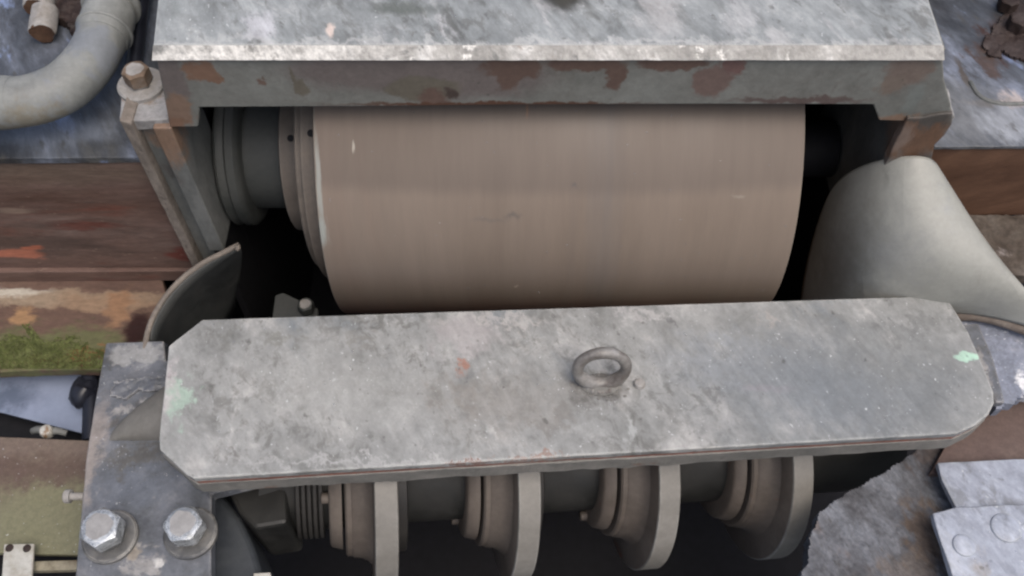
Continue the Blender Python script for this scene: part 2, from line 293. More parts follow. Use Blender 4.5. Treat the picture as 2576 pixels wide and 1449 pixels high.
M['hood'] = worn('pale_grey_guard_sheet', [S(134, 134, 128), S(147, 147, 140), S(158, 158, 151)], scale=5.0, rough=0.5, fine=0.05, mott=0.04, bump=0.12, contrast=0.9, spec=0.5,
    patches=[(S(132, 136, 140), 0.56, 0.15, 6, 2.0)], blobs=[(on_z(2232, 445, 0.1), (0.003, 0.014, 0.03), S(118, 118, 112), 0.2, 0.8, 0.6), (on_z(2250, 640, 0.03), (0.05, 0.05, 0.05), S(132, 133, 132), 1.8, 0.9, 0.5), (on_z(2480, 700, 0.05), (0.003, 0.014, 0.03), S(134, 132, 124), 0.2, 0.8, 0.6), (on_z(2110, 660, -0.05), (0.05, 0.06, 0.12), S(104, 102, 94), 1.2, 0.9, 0.7)])  # last blob darkens the guard's shaded left side in the colour
M['hood_rim'] = worn('brown_worn_guard_rim', [S(70, 60, 54), S(96, 86, 78), S(120, 112, 104)], scale=14, rough=0.7, fine=0.2, bump=0.3)
M['guard_dark'] = worn('dark_grey_inner_guard', [S(56, 58, 58), S(66, 68, 67), S(78, 78, 76)], scale=9, rough=0.6, fine=0.1, bump=0.15)
M['bracket'] = worn('blue_grey_bearing_bracket', [S(72, 74, 77), S(86, 89, 93), S(98, 101, 107), S(116, 118, 122)], scale=12, rough=0.48, fine=0.12, mott=0.15, grime=0.6, grime_col=S(80, 78, 74), flecks=0.1, darks=0.4, bump=0.28, spec=0.5, edge=0.8, edge_col=S(160, 158, 156),
    patches=[(S(84, 82, 80), 0.58, 0.1, 12, 4.0), (S(138, 136, 134), 0.60, 0.06, 16, 8.0)],
    blobs=[(on_z(345, 890, -0.08), (0.045, 0.018, 0.03), S(150, 150, 148), 1.0, 0.4, 0.7), (on_z(340, 1150, -0.08), (0.06, 0.022, 0.03), S(84, 82, 78), 1.5, 0.7, 0.85), (on_z(225, 1150, -0.08), (0.016, 0.09, 0.03), S(140, 132, 126), 0.6, 0.5, 0.8),
           (on_z(335, 1330, -0.08), (0.030, 0.030, 0.03), S(66, 68, 72), 1.2, 0.7, 0.75), (on_z(520, 1300, -0.08), (0.026, 0.035, 0.03), S(70, 71, 73), 1.2, 0.7, 0.7), (on_z(340, 1230, -0.08), (0.06, 0.03, 0.03), S(98, 103, 112), 1.0, 0.7, 0.6), (on_z(400, 1412, -0.08), (0.008, 0.008, 0.03), S(190, 188, 184), 0.3, 0.5, 0.9), (on_z(330, 1390, -0.08), (0.012, 0.009, 0.03), S(140, 132, 120), 0.5, 0.5, 0.8)])  # dark blobs beside the bolts paint in their weak contact shadows
M['bracket_low'] = worn('dark_blue_grey_housing', [S(48, 52, 58), S(58, 62, 66), S(66, 68, 70)], scale=9, rough=0.55, fine=0.1, bump=0.15)
M['bolt_zinc'] = worn('bright_zinc_bolt_edge', [S(142, 145, 146), S(172, 176, 178), S(212, 216, 218)], scale=45, rough=0.28, rvar=0.12, metal=0.55, fine=0.15, bump=0.3, edge=0.9, edge_col=S(235, 238, 240))
M['bolt_face'] = worn('dusty_bolt_top', [S(132, 131, 130), S(144, 143, 142), S(156, 155, 154)], scale=50, rough=0.7, fine=0.1, bump=0.3)
M['washer'] = worn('dull_steel_washer', [S(84, 84, 84), S(98, 98, 97), S(120, 118, 114)], scale=30, rough=0.4, rvar=0.1, metal=0.3, fine=0.12, bump=0.2, edge=0.8, edge_col=S(170, 166, 158))
M['old_bolt'] = worn('dusty_pale_old_bolt', [S(130, 124, 116), S(146, 143, 139), S(158, 156, 152)], scale=30, rough=0.7, fine=0.15, bump=0.3)
M['old_bolt_side'] = worn('rusty_bolt_side', [S(84, 72, 62), S(112, 94, 78), S(128, 118, 108)], scale=40, rough=0.7, fine=0.2, bump=0.3)
M['eye'] = worn('lifting_eye_steel', [S(90, 83, 78), S(124, 121, 117), S(150, 149, 147)], scale=26, rough=0.45, metal=0.15, fine=0.15, bump=0.3,
    blobs=[(on_z(1510, 868, 0.02), (0.035, 0.012, 0.02), S(205, 206, 206), 0.4, 0.5, 0.8)])
M['wheel_rim'] = worn('grey_beige_disc_rim', [S(112, 109, 103), S(122, 119, 113), S(132, 129, 123)], scale=7, rough=0.55, fine=0.08, bump=0.1, edge=0.3)
M['wheel_hub'] = worn('brown_disc_hub', [S(80, 73, 66), S(92, 84, 77), S(102, 94, 86)], scale=9, rough=0.6, fine=0.1, bump=0.1, patches=[(S(100, 70, 56), 0.62, 0.08, 10, 1.0)])
M['shaft'] = worn('dark_grey_shaft', [S(33, 32, 31), S(41, 39, 37), S(48, 46, 43)], scale=9, rough=0.6, fine=0.1, bump=0.1)
M['block_dark'] = worn('shade_darkened_block_paint', [S(28, 28, 27), S(36, 36, 34), S(44, 43, 41)], scale=12, rough=0.6, fine=0.12, bump=0.15)  # block and shaft colour darkened to carry the shade under the clamp plate
M['pit'] = plain('gap_shade_black', S(24, 24, 28), 0.7, 0, 0.3)  # near-black carries the shade of the deep gaps in its colour
M['pit_wall'] = plain('gap_shade_black_steel', S(26, 26, 29), 0.7, 0, 0.3)  # colour blackened to stand for the shade inside the gaps
M['sky_sheet'] = worn('smooth_sheet_sky_blue_tint', [S(118, 128, 146), S(128, 138, 158), S(136, 145, 166)], scale=4, rough=0.28, rvar=0.05, spec=0.7, fine=0.04, bump=0.03,  # blue of the reflected sky is put into the base colour
    blobs=[(on_z(20, 1000, -0.26), (0.06, 0.03, 0.04), S(76, 86, 104), 0.8, 0.8, 0.8)])
M['black_rubber'] = plain('black_rubber', S(34, 36, 44), 0.35, 0, 0.5)
M['green_plate'] = worn('brown_green_algae_plate', [S(92, 76, 66), S(102, 90, 76), S(112, 106, 86)], scale=6, rough=0.65, fine=0.16, flecks=0.2, bump=0.25,
    blobs=[(on_z(120, 1330, -0.2), (0.2, 0.09, 0.05), S(114, 114, 90), 1.2, 0.7, 0.85), (on_z(90, 1120, -0.2), (0.2, 0.03, 0.05), S(106, 92, 86), 0.6, 0.7, 0.7), (on_z(90, 1185, -0.2), (0.2, 0.028, 0.05), S(84, 66, 62), 0.8, 0.8, 0.75)])
M['white_paint'] = worn('chipped_white_paint', [S(150, 146, 134), S(176, 175, 168), S(190, 190, 184)], scale=22, rough=0.5, fine=0.1, bump=0.2, edge=0.4, edge_col=S(120, 90, 66),
    patches=[(S(128, 104, 80), 0.62, 0.05, 24, 3.0)])
M['beige_bar'] = worn('beige_stained_bar', [S(82, 68, 52), S(134, 128, 110), S(158, 152, 136)], scale=22, rough=0.6, fine=0.15, bump=0.2)
M['rust_cap'] = worn('orange_brown_rust', [S(66, 48, 38), S(90, 66, 50), S(108, 84, 66)], scale=20, rough=0.8, fine=0.2, bump=0.5)
M['dark_rust'] = worn('dark_brown_rust', [S(30, 22, 20), S(46, 34, 30), S(74, 66, 64)], scale=16, rough=0.7, fine=0.2, bump=0.5)
M['dust_slab'] = worn('grey_furry_dust', [S(68, 68, 71), S(86, 87, 91), S(102, 104, 109), S(122, 126, 133)], scale=24, stretch=(1, 0.55, 1), rot=STREAK, rough=0.85, fine=0.2, fine_scale=190, mott=0.22, mott_scale=60, darks=0.4, bump=0.5, bump_dist=0.003,
    patches=[(S(98, 88, 84), 0.62, 0.1, 8, 3.0)],
    blobs=[(on_z(2330, 1345, -0.13), (0.035, 0.05, 0.05), S(96, 82, 70), 1.5, 0.5, 0.9), (on_z(2290, 1430, -0.13), (0.05, 0.03, 0.05), S(96, 86, 78), 1.5, 0.5, 0.6), (on_z(2350, 1140, -0.13), (0.045, 0.03, 0.05), S(86, 74, 68), 1.8, 0.7, 0.7)])
M['brown_plate'] = worn('brown_stained_plate', [S(80, 66, 62), S(92, 76, 71), S(104, 90, 84)], scale=8, rough=0.65, fine=0.16, bump=0.3, blobs=[(on_z(2450, 1080, -0.12), (0.10, 0.03, 0.05), S(92, 76, 70), 1.0, 0.7, 0.7)])
M['pale_plate'] = worn('pale_blue_grey_plate', [S(118, 122, 130), S(142, 147, 158), S(160, 166, 178), S(176, 180, 188)], scale=12, stretch=(1, 0.6, 1), rot=STREAK, rough=0.42, fine=0.12, flecks=0.2, darks=0.3, mott=0.14, grime=0.4, bump=0.4, edge=0.5,
    patches=[(S(154, 152, 152), 0.62, 0.1, 10, 5.0)])
M['blue_dust'] = worn('blue_grey_dusty_shelf', [S(92, 96, 104), S(112, 117, 128), S(128, 133, 146), S(150, 152, 158)], scale=12, rough=0.6, fine=0.2, flecks=0.4, darks=0.5, bump=0.5,
    blobs=[(on_z(2575, 960, -0.06), (0.012, 0.025, 0.05), S(220, 220, 220), 0.8, 0.5)])
M['soil'] = worn('brown_grey_dirty_flange', [S(58, 48, 40), S(84, 76, 68), S(108, 102, 96)], scale=14, rough=0.85, fine=0.3, bump=0.6, darks=0.5,
    patches=[(S(134, 126, 122), 0.58, 0.08, 16, 2.0)])
M['water'] = plain('water_bead', (0.9, 0.92, 0.95, 1), 0.03, 0, 0.8, 0.85, 1.33)

# ------------------------------------------------------------------ object helpers
def origin(o):
    v = Vector((0, 0, 0))
    while o is not None:
        v = v + o.location; o = o.parent
    return v
def thing(name, label, cat, loc=(0, 0, 0), group=None, rz=0.0):
    o = bpy.data.objects.new(name, None); COL.objects.link(o)
    o.location = loc; o.rotation_euler = (0, 0, rz); o.empty_display_size = 0.02
    o['label'] = label; o['category'] = cat
    if group: o['group'] = group
    return o
def struct(o):
    o['kind'] = 'structure'; return o
def obj(name, bm, mat, parent=None, bevel=0.0, smooth=False, local=False, seg=2, loc=None):
    if parent is not None and not local:
        off = origin(parent)
        for v in bm.verts: v.co -= off
    bmesh.ops.recalc_face_normals(bm, faces=bm.faces[:])
    if name == 'disc':
        for f in bm.faces:
            if abs(f.normal.x) > 0.85: f.material_index = 1
    me = bpy.data.meshes.new(name); bm.to_mesh(me); bm.free()
    mats = mat if isinstance(mat, (list, tuple)) else [mat]
    for m in mats: me.materials.append(m)
    if smooth:
        for p in me.polygons: p.use_smooth = True
        try: me.set_sharp_from_angle(angle=R(38))
        except Exception: pass
    o = bpy.data.objects.new(name, me); COL.objects.link(o)
    if parent is not None: o.parent = parent
    if loc is not None: o.location = loc
    if bevel > 0:
        b = o.modifiers.new('bevel', 'BEVEL'); b.width = bevel; b.segments = seg; b.limit_method = 'ANGLE'; b.angle_limit = R(35)
        b.harden_normals = False
    return o
def copy_part(src, parent, loc=None, rot=None):
    o = src.copy(); COL.objects.link(o); o.parent = parent
    if loc is not None: o.location = loc
    if rot is not None: o.rotation_euler = rot
    return o

def prism(top, depth, bm=None, jitter=0.0, wavy=0.0, step=0.012):
    """top: list of points (a planar outline); depth: vector to the far outline."""
    bm = bm or bmesh.new(); depth = Vector(depth); pts = [Vector(p) for p in top]
    if jitter or wavy:
        q = []
        for i, p in enumerate(pts):
            nx = pts[(i + 1) % len(pts)]; L = (nx - p).length; k = max(1, int(L / step))
            for j in range(k): q.append(p.lerp(nx, j / k))
        pts = q
    cen = sum(pts, Vector()) / len(pts)
    up, lo = [], []
    for p in pts:
        a = p.copy(); b = p + depth
        if jitter:
            d = (p - cen).normalized()
            a += d * (noise.noise(p * 45) * jitter)
            b += d * (noise.noise(p * 45 + Vector((3, 3, 3))) * jitter * 1.4)
        if wavy: b += depth.normalized() * (noise.noise(p * 38) * wavy)
        up.append(bm.verts.new(a)); lo.append(bm.verts.new(b))
    bm.faces.new(up); bm.faces.new(lo[::-1])
    n = len(up)
    for i in range(n): bm.faces.new((up[i], lo[i], lo[(i + 1) % n], up[(i + 1) % n]))
    return bm
def box(x0, x1, y0, y1, z0, z1, bm=None):
    return prism([(x0, y0, z1), (x1, y0, z1), (x1, y1, z1), (x0, y1, z1)], (0, 0, z0 - z1), bm)
def lathe(profile, c, axis='X', seg=96, bm=None, cap=True):
    """profile: (along, radius) pairs."""
    bm = bm or bmesh.new(); c = Vector(c); rings = []
    for a, r in profile:
        ring = []
        for k in range(seg):
            t = 2 * math.pi * k / seg
            if axis == 'X': p = Vector((a, r * math.cos(t), r * math.sin(t)))
            else: p = Vector((r * math.cos(t), r * math.sin(t), a))
            ring.append(bm.verts.new(c + p))
        rings.append(ring)
    for A, B in zip(rings, rings[1:]):
        for k in range(seg): bm.faces.new((A[k], A[(k + 1) % seg], B[(k + 1) % seg], B[k]))
    if cap: bm.faces.new(rings[0][::-1]); bm.faces.new(rings[-1])
    return bm
def tube(path, rad, seg=24, bm=None, cap=True, sub=1):
    bm = bm or bmesh.new(); P = [Vector(p) for p in path]
    if sub > 1:
        Q = []; RR = []
        rr = rad if isinstance(rad, (list, tuple)) else [rad] * len(P)
        for i in range(len(P) - 1):
            p0, p1, p2, p3 = P[max(i - 1, 0)], P[i], P[i + 1], P[min(i + 2, len(P) - 1)]
            for j in range(sub):
                t = j / sub
                Q.append(0.5 * ((2 * p1) + (p2 - p0) * t + (2 * p0 - 5 * p1 + 4 * p2 - p3) * t * t + (3 * p1 - p0 - 3 * p2 + p3) * t ** 3))
                RR.append(rr[i] * (1 - t) + rr[i + 1] * t)
        Q.append(P[-1]); RR.append(rr[-1]); P = Q; rad = RR
    elif not isinstance(rad, (list, tuple)): rad = [rad] * len(P)
    rings = []; T0 = (P[1] - P[0]).normalized()
    nrm = T0.orthogonal().normalized()
    for i, p in enumerate(P):
        T = (P[min(i + 1, len(P) - 1)] - P[max(i - 1, 0)]).normalized()
        nrm = (nrm - T * nrm.dot(T)).normalized(); bi = T.cross(nrm)
        rings.append([bm.verts.new(p + (nrm * math.cos(2 * math.pi * k / seg) + bi * math.sin(2 * math.pi * k / seg)) * rad[i]) for k in range(seg)])
    for A, B in zip(rings, rings[1:]):
        for k in range(seg): bm.faces.new((A[k], A[(k + 1) % seg], B[(k + 1) % seg], B[k]))
    if cap: bm.faces.new(rings[0][::-1]); bm.faces.new(rings[-1])
    return bm
def hexhead(af, h, chamf=0.12, rot=0.0, dome=0.0):
    """hexagon head standing on z=0 with a turned-down chamfered crown; two material slots: 0 flanks, 1 top face"""
    bm = bmesh.new(); rc = af / math.sqrt(3)
    pts = []
    SEG = 36
    def hexr(t):
        a = (t - rot) % (math.pi / 3) - math.pi / 6
        return af / 2 / math.cos(a)
    rin = af / 2 * 0.93
    rings = []
    for lev in (0, 1, 2):
        ring = []
        for k in range(SEG):
            t = 2 * math.pi * k / SEG
            hr = hexr(t)
            if lev == 0: r, z = hr, 0
            elif lev == 1: r, z = hr, h - (hr - rin) * 0.6 - h * 0.02
            else: r, z = rin, h
            ring.append(bm.verts.new((r * math.cos(t), r * math.sin(t), z)))
        rings.append(ring)
    for A, B in zip(rings, rings[1:]):
        for k in range(SEG): bm.faces.new((A[k], A[(k + 1) % SEG], B[(k + 1) % SEG], B[k]))
    bm.faces.new(rings[0][::-1])
    # slightly inset worn top face
    cap = []
    for k in range(SEG):
        t = 2 * math.pi * k / SEG; rr = rin * (0.80 + 0.05 * math.sin(3 * t + 1) + 0.03 * math.sin(7 * t))
        cap.append(bm.verts.new((rr * math.cos(t), rr * math.sin(t), h + 0.0004)))
    for k in range(SEG): bm.faces.new((rings[2][k], rings[2][(k + 1) % SEG], cap[(k + 1) % SEG], cap[k]))
    f = bm.faces.new(cap); f.material_index = 1
    return bm
def washer(ro, ri, h):
    return lathe([(0, ri), (0, ro), (h * 0.75, ro), (h, ro - h * 0.3), (h, ri), (0, ri)], (0, 0, 0), 'Z', 48, cap=False)
def inside(p, poly):
    c = False; n = len(poly)
    for i in range(n):
        a, b = poly[i], poly[(i + 1) % n]
        if (a[1] > p[1]) != (b[1] > p[1]) and p[0] < (b[0] - a[0]) * (p[1] - a[1]) / (b[1] - a[1]) + a[0]: c = not c
    return c
def rough_slab(poly, z, thick, amp=0.003, cell=0.004, freq=40, ragged=0.004):
    """crusted slab: a fine grid over an outline, lumpy on top, with a ragged rim and a skirt"""
    poly = [Vector(p) for p in poly]; bm = bmesh.new(); vs_ = {}
    x0 = min(p.x for p in poly); x1 = max(p.x for p in poly); y0 = min(p.y for p in poly); y1 = max(p.y for p in poly)
    def V(i, j):
        if (i, j) not in vs_:
            x = x0 + i * cell; y = y0 + j * cell; q = Vector((x, y, 0))
            h = noise.noise(q * freq) * amp + noise.noise(q * freq * 3.1) * amp * 0.55 + noise.noise(q * freq * 8) * amp * 0.3
            vs_[(i, j)] = bm.verts.new((x + noise.noise(q * 200) * cell * 0.4, y + noise.noise(q * 210 + Vector((5, 0, 0))) * cell * 0.4, z + h))
        return vs_[(i, j)]
    for i in range(int((x1 - x0) / cell)):
        for j in range(int((y1 - y0) / cell)):
            p = Vector((x0 + (i + .5) * cell, y0 + (j + .5) * cell, 0))
            p2 = p + Vector((noise.noise(p * 60), noise.noise(p * 60 + Vector((9, 0, 0))), 0)) * ragged * 2
            if inside(p2, poly): bm.faces.new((V(i, j), V(i + 1, j), V(i + 1, j + 1), V(i, j + 1)))
    be = [e for e in bm.edges if len(e.link_faces) == 1]
    ext = bmesh.ops.extrude_edge_only(bm, edges=be)
    for g_ in ext['geom']:
        if isinstance(g_, bmesh.types.BMVert): g_.co.z = z - thick
    return bm
def beads(n, place, seedv, parent, rmin=0.0007, rmax=0.0016):
    """rain beads: low glossy domes; place(random) -> (point, normal)"""
    r = random.Random(seedv); bm = bmesh.new()
    for _ in range(n):
        p, nn = place(r); nn = nn.normalized(); t = nn.orthogonal().normalized(); b = nn.cross(t)
        s = r.uniform(rmin, rmax); pts = []
        for lv, (rr, hh) in enumerate(((1, -0.1), (0.85, 0.35), (0.45, 0.6))):
            pts.append([bm.verts.new(p + (t * math.cos(a) + b * math.sin(a) * 1.2) * s * rr + nn * s * hh) for a in [2 * math.pi * k / 8 for k in range(8)]])
        for A, B in zip(pts, pts[1:]):
            for k in range(8): bm.faces.new((A[k], A[(k + 1) % 8], B[(k + 1) % 8], B[k]))
        bm.faces.new(pts[-1])
    o = obj('water_bead', bm, M['water'], parent, smooth=True)
    o['kind'] = 'stuff'
    return o
Z = Vector((0, 0, 1))

# ------------------------------------------------------------------ the pit under the machine
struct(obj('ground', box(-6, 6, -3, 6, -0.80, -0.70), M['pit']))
enc = thing('gap_light_block', 'black panels added to block light from the deep gaps behind and below the rollers', 'machine frame', (0, 1.3, -0.7))  # panels added to shut stray light out of the gaps
obj('back_light_block', box(-0.70, 0.80, 1.342, 1.38, -0.7, 0.30), M['pit_wall'], enc)
obj('side_panel', box(-0.72, -0.70, 0.95, 1.40, -0.7, 0.07), M['pit_wall'], enc)  # this and the next five side panels are added to block light
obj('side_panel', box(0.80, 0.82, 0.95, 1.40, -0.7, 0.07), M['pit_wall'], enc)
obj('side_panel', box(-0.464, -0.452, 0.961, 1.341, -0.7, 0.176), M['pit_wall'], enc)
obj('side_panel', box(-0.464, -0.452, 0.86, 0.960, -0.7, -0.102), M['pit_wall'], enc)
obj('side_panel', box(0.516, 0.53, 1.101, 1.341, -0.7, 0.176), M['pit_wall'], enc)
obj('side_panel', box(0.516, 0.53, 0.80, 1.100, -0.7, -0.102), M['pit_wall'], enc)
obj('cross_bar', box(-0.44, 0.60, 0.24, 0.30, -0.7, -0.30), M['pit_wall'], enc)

# ------------------------------------------------------------------ box cover over the big roller
cover = thing('roller_cover', 'wide grey dusty steel box cover with chipped pale lip above the big brown roller', 'cover', (0.05, 0.85, 0.2))
tp = [on_z(385, 112, LZ), on_z(2373, 112, LZ), Vector((0.519, 1.34, LZ)), Vector((-0.487, 1.34, LZ))]
obj('top_plate', prism(tp, (0, 0, -0.011), wavy=0.0005), M['cover_top'], cover, bevel=0.0015)
# chamfered lip: three faces run along the front of the top plate
a0 = on_z(385, 113.5, LZ - 0.0008); a1 = on_z(2374, 113.5, LZ - 0.0008)
y_l = 0.8445; zl = 0.2966
prof = [(0.0, 0.0), (y_l - a0.y, zl - a0.z), (y_l - a0.y + 0.0012, zl - a0.z - 0.0016), (0.006, zl - a0.z - 0.0016), (0.006, -0.008)]
bm = bmesh.new(); rows = []
NL = 120
for i in range(NL + 1):
    t = i / NL; base = a0.lerp(a1, t)
    spread = (t - 0.5) * 0.006
    row = []
    for j, (dy, dz) in enumerate(prof):
        q = base + Vector((spread if j in (1, 2) else 0, dy, dz))
        if j in (1, 2): q.z += noise.noise(q * 60) * 0.0006
        row.append(bm.verts.new(q))
    rows.append(row)
for A, B in zip(rows, rows[1:]):
    for j in range(5): bm.faces.new((A[j], A[(j + 1) % 5], B[(j + 1) % 5], B[j]))
bm.faces.new(rows[0]); bm.faces.new(rows[-1][::-1])
obj('front_lip', bm, M['cover_lip'], cover)
fo = [(393, 148), (2372, 148), (2375, 200), (2392, 262), (2396, 300), (2346, 300), (2281, 305), (2211, 303), (2205, 285), (2196, 263), (1800, 262), (1300, 264), (900, 268), (502, 270), (498, 319), (427, 320), (412, 240)]
obj('front_panel', prism([on_y(x, y, YF) for x, y in fo], (0, 0.014, 0)), M['cover_face'], cover, bevel=0.002)
for sx, w in ((-0.428, 0.012), (0.508, 0.012)):
    obj('side_panel', box(sx, sx + w, YF + 0.014, 1.34, 0.177, LZ - 0.013), M['cover_face'], cover, bevel=0.001)
# nut half out of frame on the cover
sn = obj('cover_nut', hexhead(0.03, 0.014, rot=0.3), [M['washer'], M['dark_rust']], cover, local=True)
sn.location = on_z(1420, -28, LZ) - origin(cover)
def pl_cover(r):
    return on_z(r.uniform(400, 2330), r.uniform(2, 108), LZ) , Z
beads(45, pl_cover, 3, cover, 0.0006, 0.0013)

# ------------------------------------------------------------------ corner legs
def pt(x, y, z): return Vector((x, y, z))
legL = thing('corner_leg', 'grey and rust coloured channel leg left of the big roller with a bolted dusty ledge', 'machine leg', (-0.47, 0.86, -0.35))
yl = 0.846; LT = 0.183
obj('outer_flange', prism([on_y(300, 303, yl), on_y(331, 311, yl), on_y(331, 311, yl) + Vector((0, 0, -0.37)), on_y(300, 303, yl) + Vector((0, 0, -0.37))], (0, 0.10, 0), jitter=0.0022, step=0.01), M['leg_edge'], legL, bevel=0.0015)
obj('web', box(-0.489, -0.4665, yl + 0.016, yl + 0.03, -0.15, 0.172), M['leg_grey'], legL)
obj('inner_flange', box(-0.466, -0.442, yl + 0.001, 0.96, -0.10, 0.176), M['leg_grey'], legL, bevel=0.002)
lg = [on_z(300, 296, LT), on_z(331, 303, LT), on_z(425, 300, LT), on_z(412, 180, LT), on_z(330, 170, LT), on_z(305, 230, LT)]
obj('ledge', prism(lg, (0, 0, -0.018), jitter=0.0012), M['ledge'], legL, bevel=0.0015)
def bolt(parent, base, af, hh, ro, wh, mats, wm, rot=0.0, shank=0.0, name='bolt'):
    """base is where the washer lies; the washer is a sub-part of the bolt"""
    o = origin(parent)
    b = obj(name, hexhead(af, hh, rot=rot), mats, parent, local=True, smooth=False)
    b.location = Vector(base) + Z * (wh + shank) - o
    w = obj('washer', washer(ro, af * 0.3, wh + shank * 0.0), wm, b, local=True, smooth=True)
    w.location = (0, 0, -wh - shank)
    if shank > 0:
        s = obj('collar', lathe([(-shank, af * 0.46), (0.0, af * 0.46)], (0, 0, 0), 'Z', 32), wm, b, local=True, smooth=True)
    return b
bolt(legL, on_z(358, 218, LT), 0.031, 0.020, 0.031, 0.008, [M['old_bolt_side'], M['old_bolt']], M['old_bolt'], rot=0.35, shank=0.004)

legR = thing('corner_leg', 'rust stained grey leg right of the big roller, half hidden behind the pale flared guard', 'machine leg', (0.54, 0.86, -0.35))
obj('inner_flange', box(0.509, 0.545, yl + 0.0135, 1.10, -0.10, 0.176), M['leg_grey'], legR, bevel=0.002)
obj('outer_flange', prism([on_y(2283, 298, yl - .002), on_y(2398, 286, yl - .002), on_y(2396, 312, yl - .002), on_y(2374, 342, yl - .002), on_y(2353, 364, yl - .002), on_y(2342, 400, yl - .002), on_y(2320, 480, yl - .002), on_y(2190, 480, yl - .002), on_y(2232, 400, yl - .002)], (0, 0.014, 0), jitter=0.003, step=0.008), M['leg_grey'], legR, bevel=0.002)
lg = [on_z(2352, 285, LT), on_z(2402, 292, LT), on_z(2386, 225, LT), on_z(2372, 215, LT)]
obj('ledge', prism(lg, (0, 0, -0.016), jitter=0.003, step=0.008), M['ledge'], legR, bevel=0.001)

# ------------------------------------------------------------------ big roller
RC = Vector((0, 1.009, -0.048)); RR_ = 0.262
roll = thing('large_roller', 'big smooth brown-beige steel roller under the box cover', 'roller', (0.06, RC.y, RC.z))
bm = lathe([(-0.262, 0.05), (-0.262, RR_ - 0.004), (-0.2605, RR_ - 0.001), (-0.258, RR_), (0.381, RR_), (0.3845, RR_ - 0.002), (0.386, RR_ - 0.006), (0.386, 0.05)], RC, 'X', 256)
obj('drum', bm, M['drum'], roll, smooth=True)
obj('flange_ring', lathe([(-0.303, 0.05), (-0.303, 0.188), (-0.301, 0.190), (-0.2625, 0.190), (-0.2625, 0.05)], RC, 'X', 160), M['ring'], roll, smooth=True)
obj('flange_ring', lathe([(-0.290, 0.19), (-0.290, 0.205), (-0.2625, 0.205), (-0.2625, 0.19)], RC, 'X', 160, cap=False), M['ring'], roll, smooth=True)
obj('inner_ring', lathe([(-0.340, 0.05), (-0.340, 0.126), (-0.338, 0.129), (-0.3035, 0.129), (-0.3035, 0.05)], RC, 'X', 128), M['ring'], roll, smooth=True)
obj('hub', lathe([(-0.402, 0.05), (-0.402, 0.094), (-0.3405, 0.094), (-0.3405, 0.05)], RC, 'X', 128), M['hub'], roll, smooth=True)
dp = [(-0.438, 0.05), (-0.438, 0.118), (-0.434, 0.121), (-0.430, 0.118), (-0.424, 0.117), (-0.420, 0.121), (-0.409, 0.121), (-0.405, 0.117), (-0.4022, 0.11), (-0.4022, 0.05)]
obj('end_disc', lathe(dp, RC, 'X', 128), M['hub'], roll, smooth=True)
obj('shaft_stub', lathe([(0.3865, 0.045), (0.505, 0.045)], RC, 'X', 64), M['pit_wall'], roll, smooth=True)
for px, py, xx, rr in ((727, 345, -0.321, 0.129), (776, 331, -0.2755, 0.2055)):
    a = on_x(px, py, xx)
    # hole: dark countersunk plug lying in the ring surface at the sighted angle
    ang = math.atan2(a.z - RC.z, -(a.y - RC.y))
    nrm = Vector((0, -math.cos(ang), math.sin(ang)))
    c = Vector((xx, RC.y, RC.z)) + nrm * (rr + 0.0003)
    bm = bmesh.new(); t = Vector((1, 0, 0)); b2 = nrm.cross(t)
    ring = [bm.verts.new(c + (t * math.cos(k / 16 * 2 * math.pi) + b2 * math.sin(k / 16 * 2 * math.pi)) * 0.0052) for k in range(16)]
    low = [bm.verts.new(v.co - nrm * 0.001) for v in ring]
    bm.faces.new(ring)
    for k in range(16): bm.faces.new((ring[k], ring[(k + 1) % 16], low[(k + 1) % 16], low[k]))
    obj('screw_hole', bm, M['pit'], roll)
def pl_roll(r):
    ang = r.uniform(R(-5), R(62)); nn = Vector((0, -math.cos(ang), math.sin(ang)))
    return Vector((r.uniform(-0.25, 0.37), RC.y, RC.z)) + nn * RR_, nn
beads(60, pl_roll, 5, roll, 0.0006, 0.0012)

# ------------------------------------------------------------------ plate with the lifting eye
SL = -0.03
oct_px = [(508, 803), (1400, 774), (2362, 743), (2385, 752), (2406, 785), (2437, 835), (2478, 930), (2500, 985), (2502, 1012), (2488, 1042), (2455, 1068), (2408, 1090), (1500, 1143), (488, 1203), (468, 1192), (402, 1130), (400, 1100), (414, 960), (424, 870), (440, 857)]
def occ(x, y, z0=0.0): return on_slope(x, y, SL, z0)
op = [occ(x, y) for x, y in oct_px]
eye = thing('eye_plate', 'long dusty grey clamp plate with cut corners and a lifting eye in its middle', 'clamp plate', (0.08, 0.57, -0.045))
obj('top_plate', prism(op, (0, 0, -0.012), jitter=0.0008), [M['eye_plate_top']], eye, bevel=0.0022)
cen = sum(op, Vector()) / len(op)
def shrink(k, dz): return [cen + (p - cen) * 1.0 + Vector((0, 0, dz)) - (p - cen).normalized() * k for p in op]
obj('seam', prism(shrink(0.0016, -0.0121), (0, 0, -0.0049), jitter=0.0008), M['seam_rust'], eye)
obj('base_plate', prism(shrink(-0.0012, -0.0171), (0, 0, -0.028), jitter=0.0016, wavy=0.0045, step=0.005), M['eye_plate_edge'], eye, bevel=0.0015)
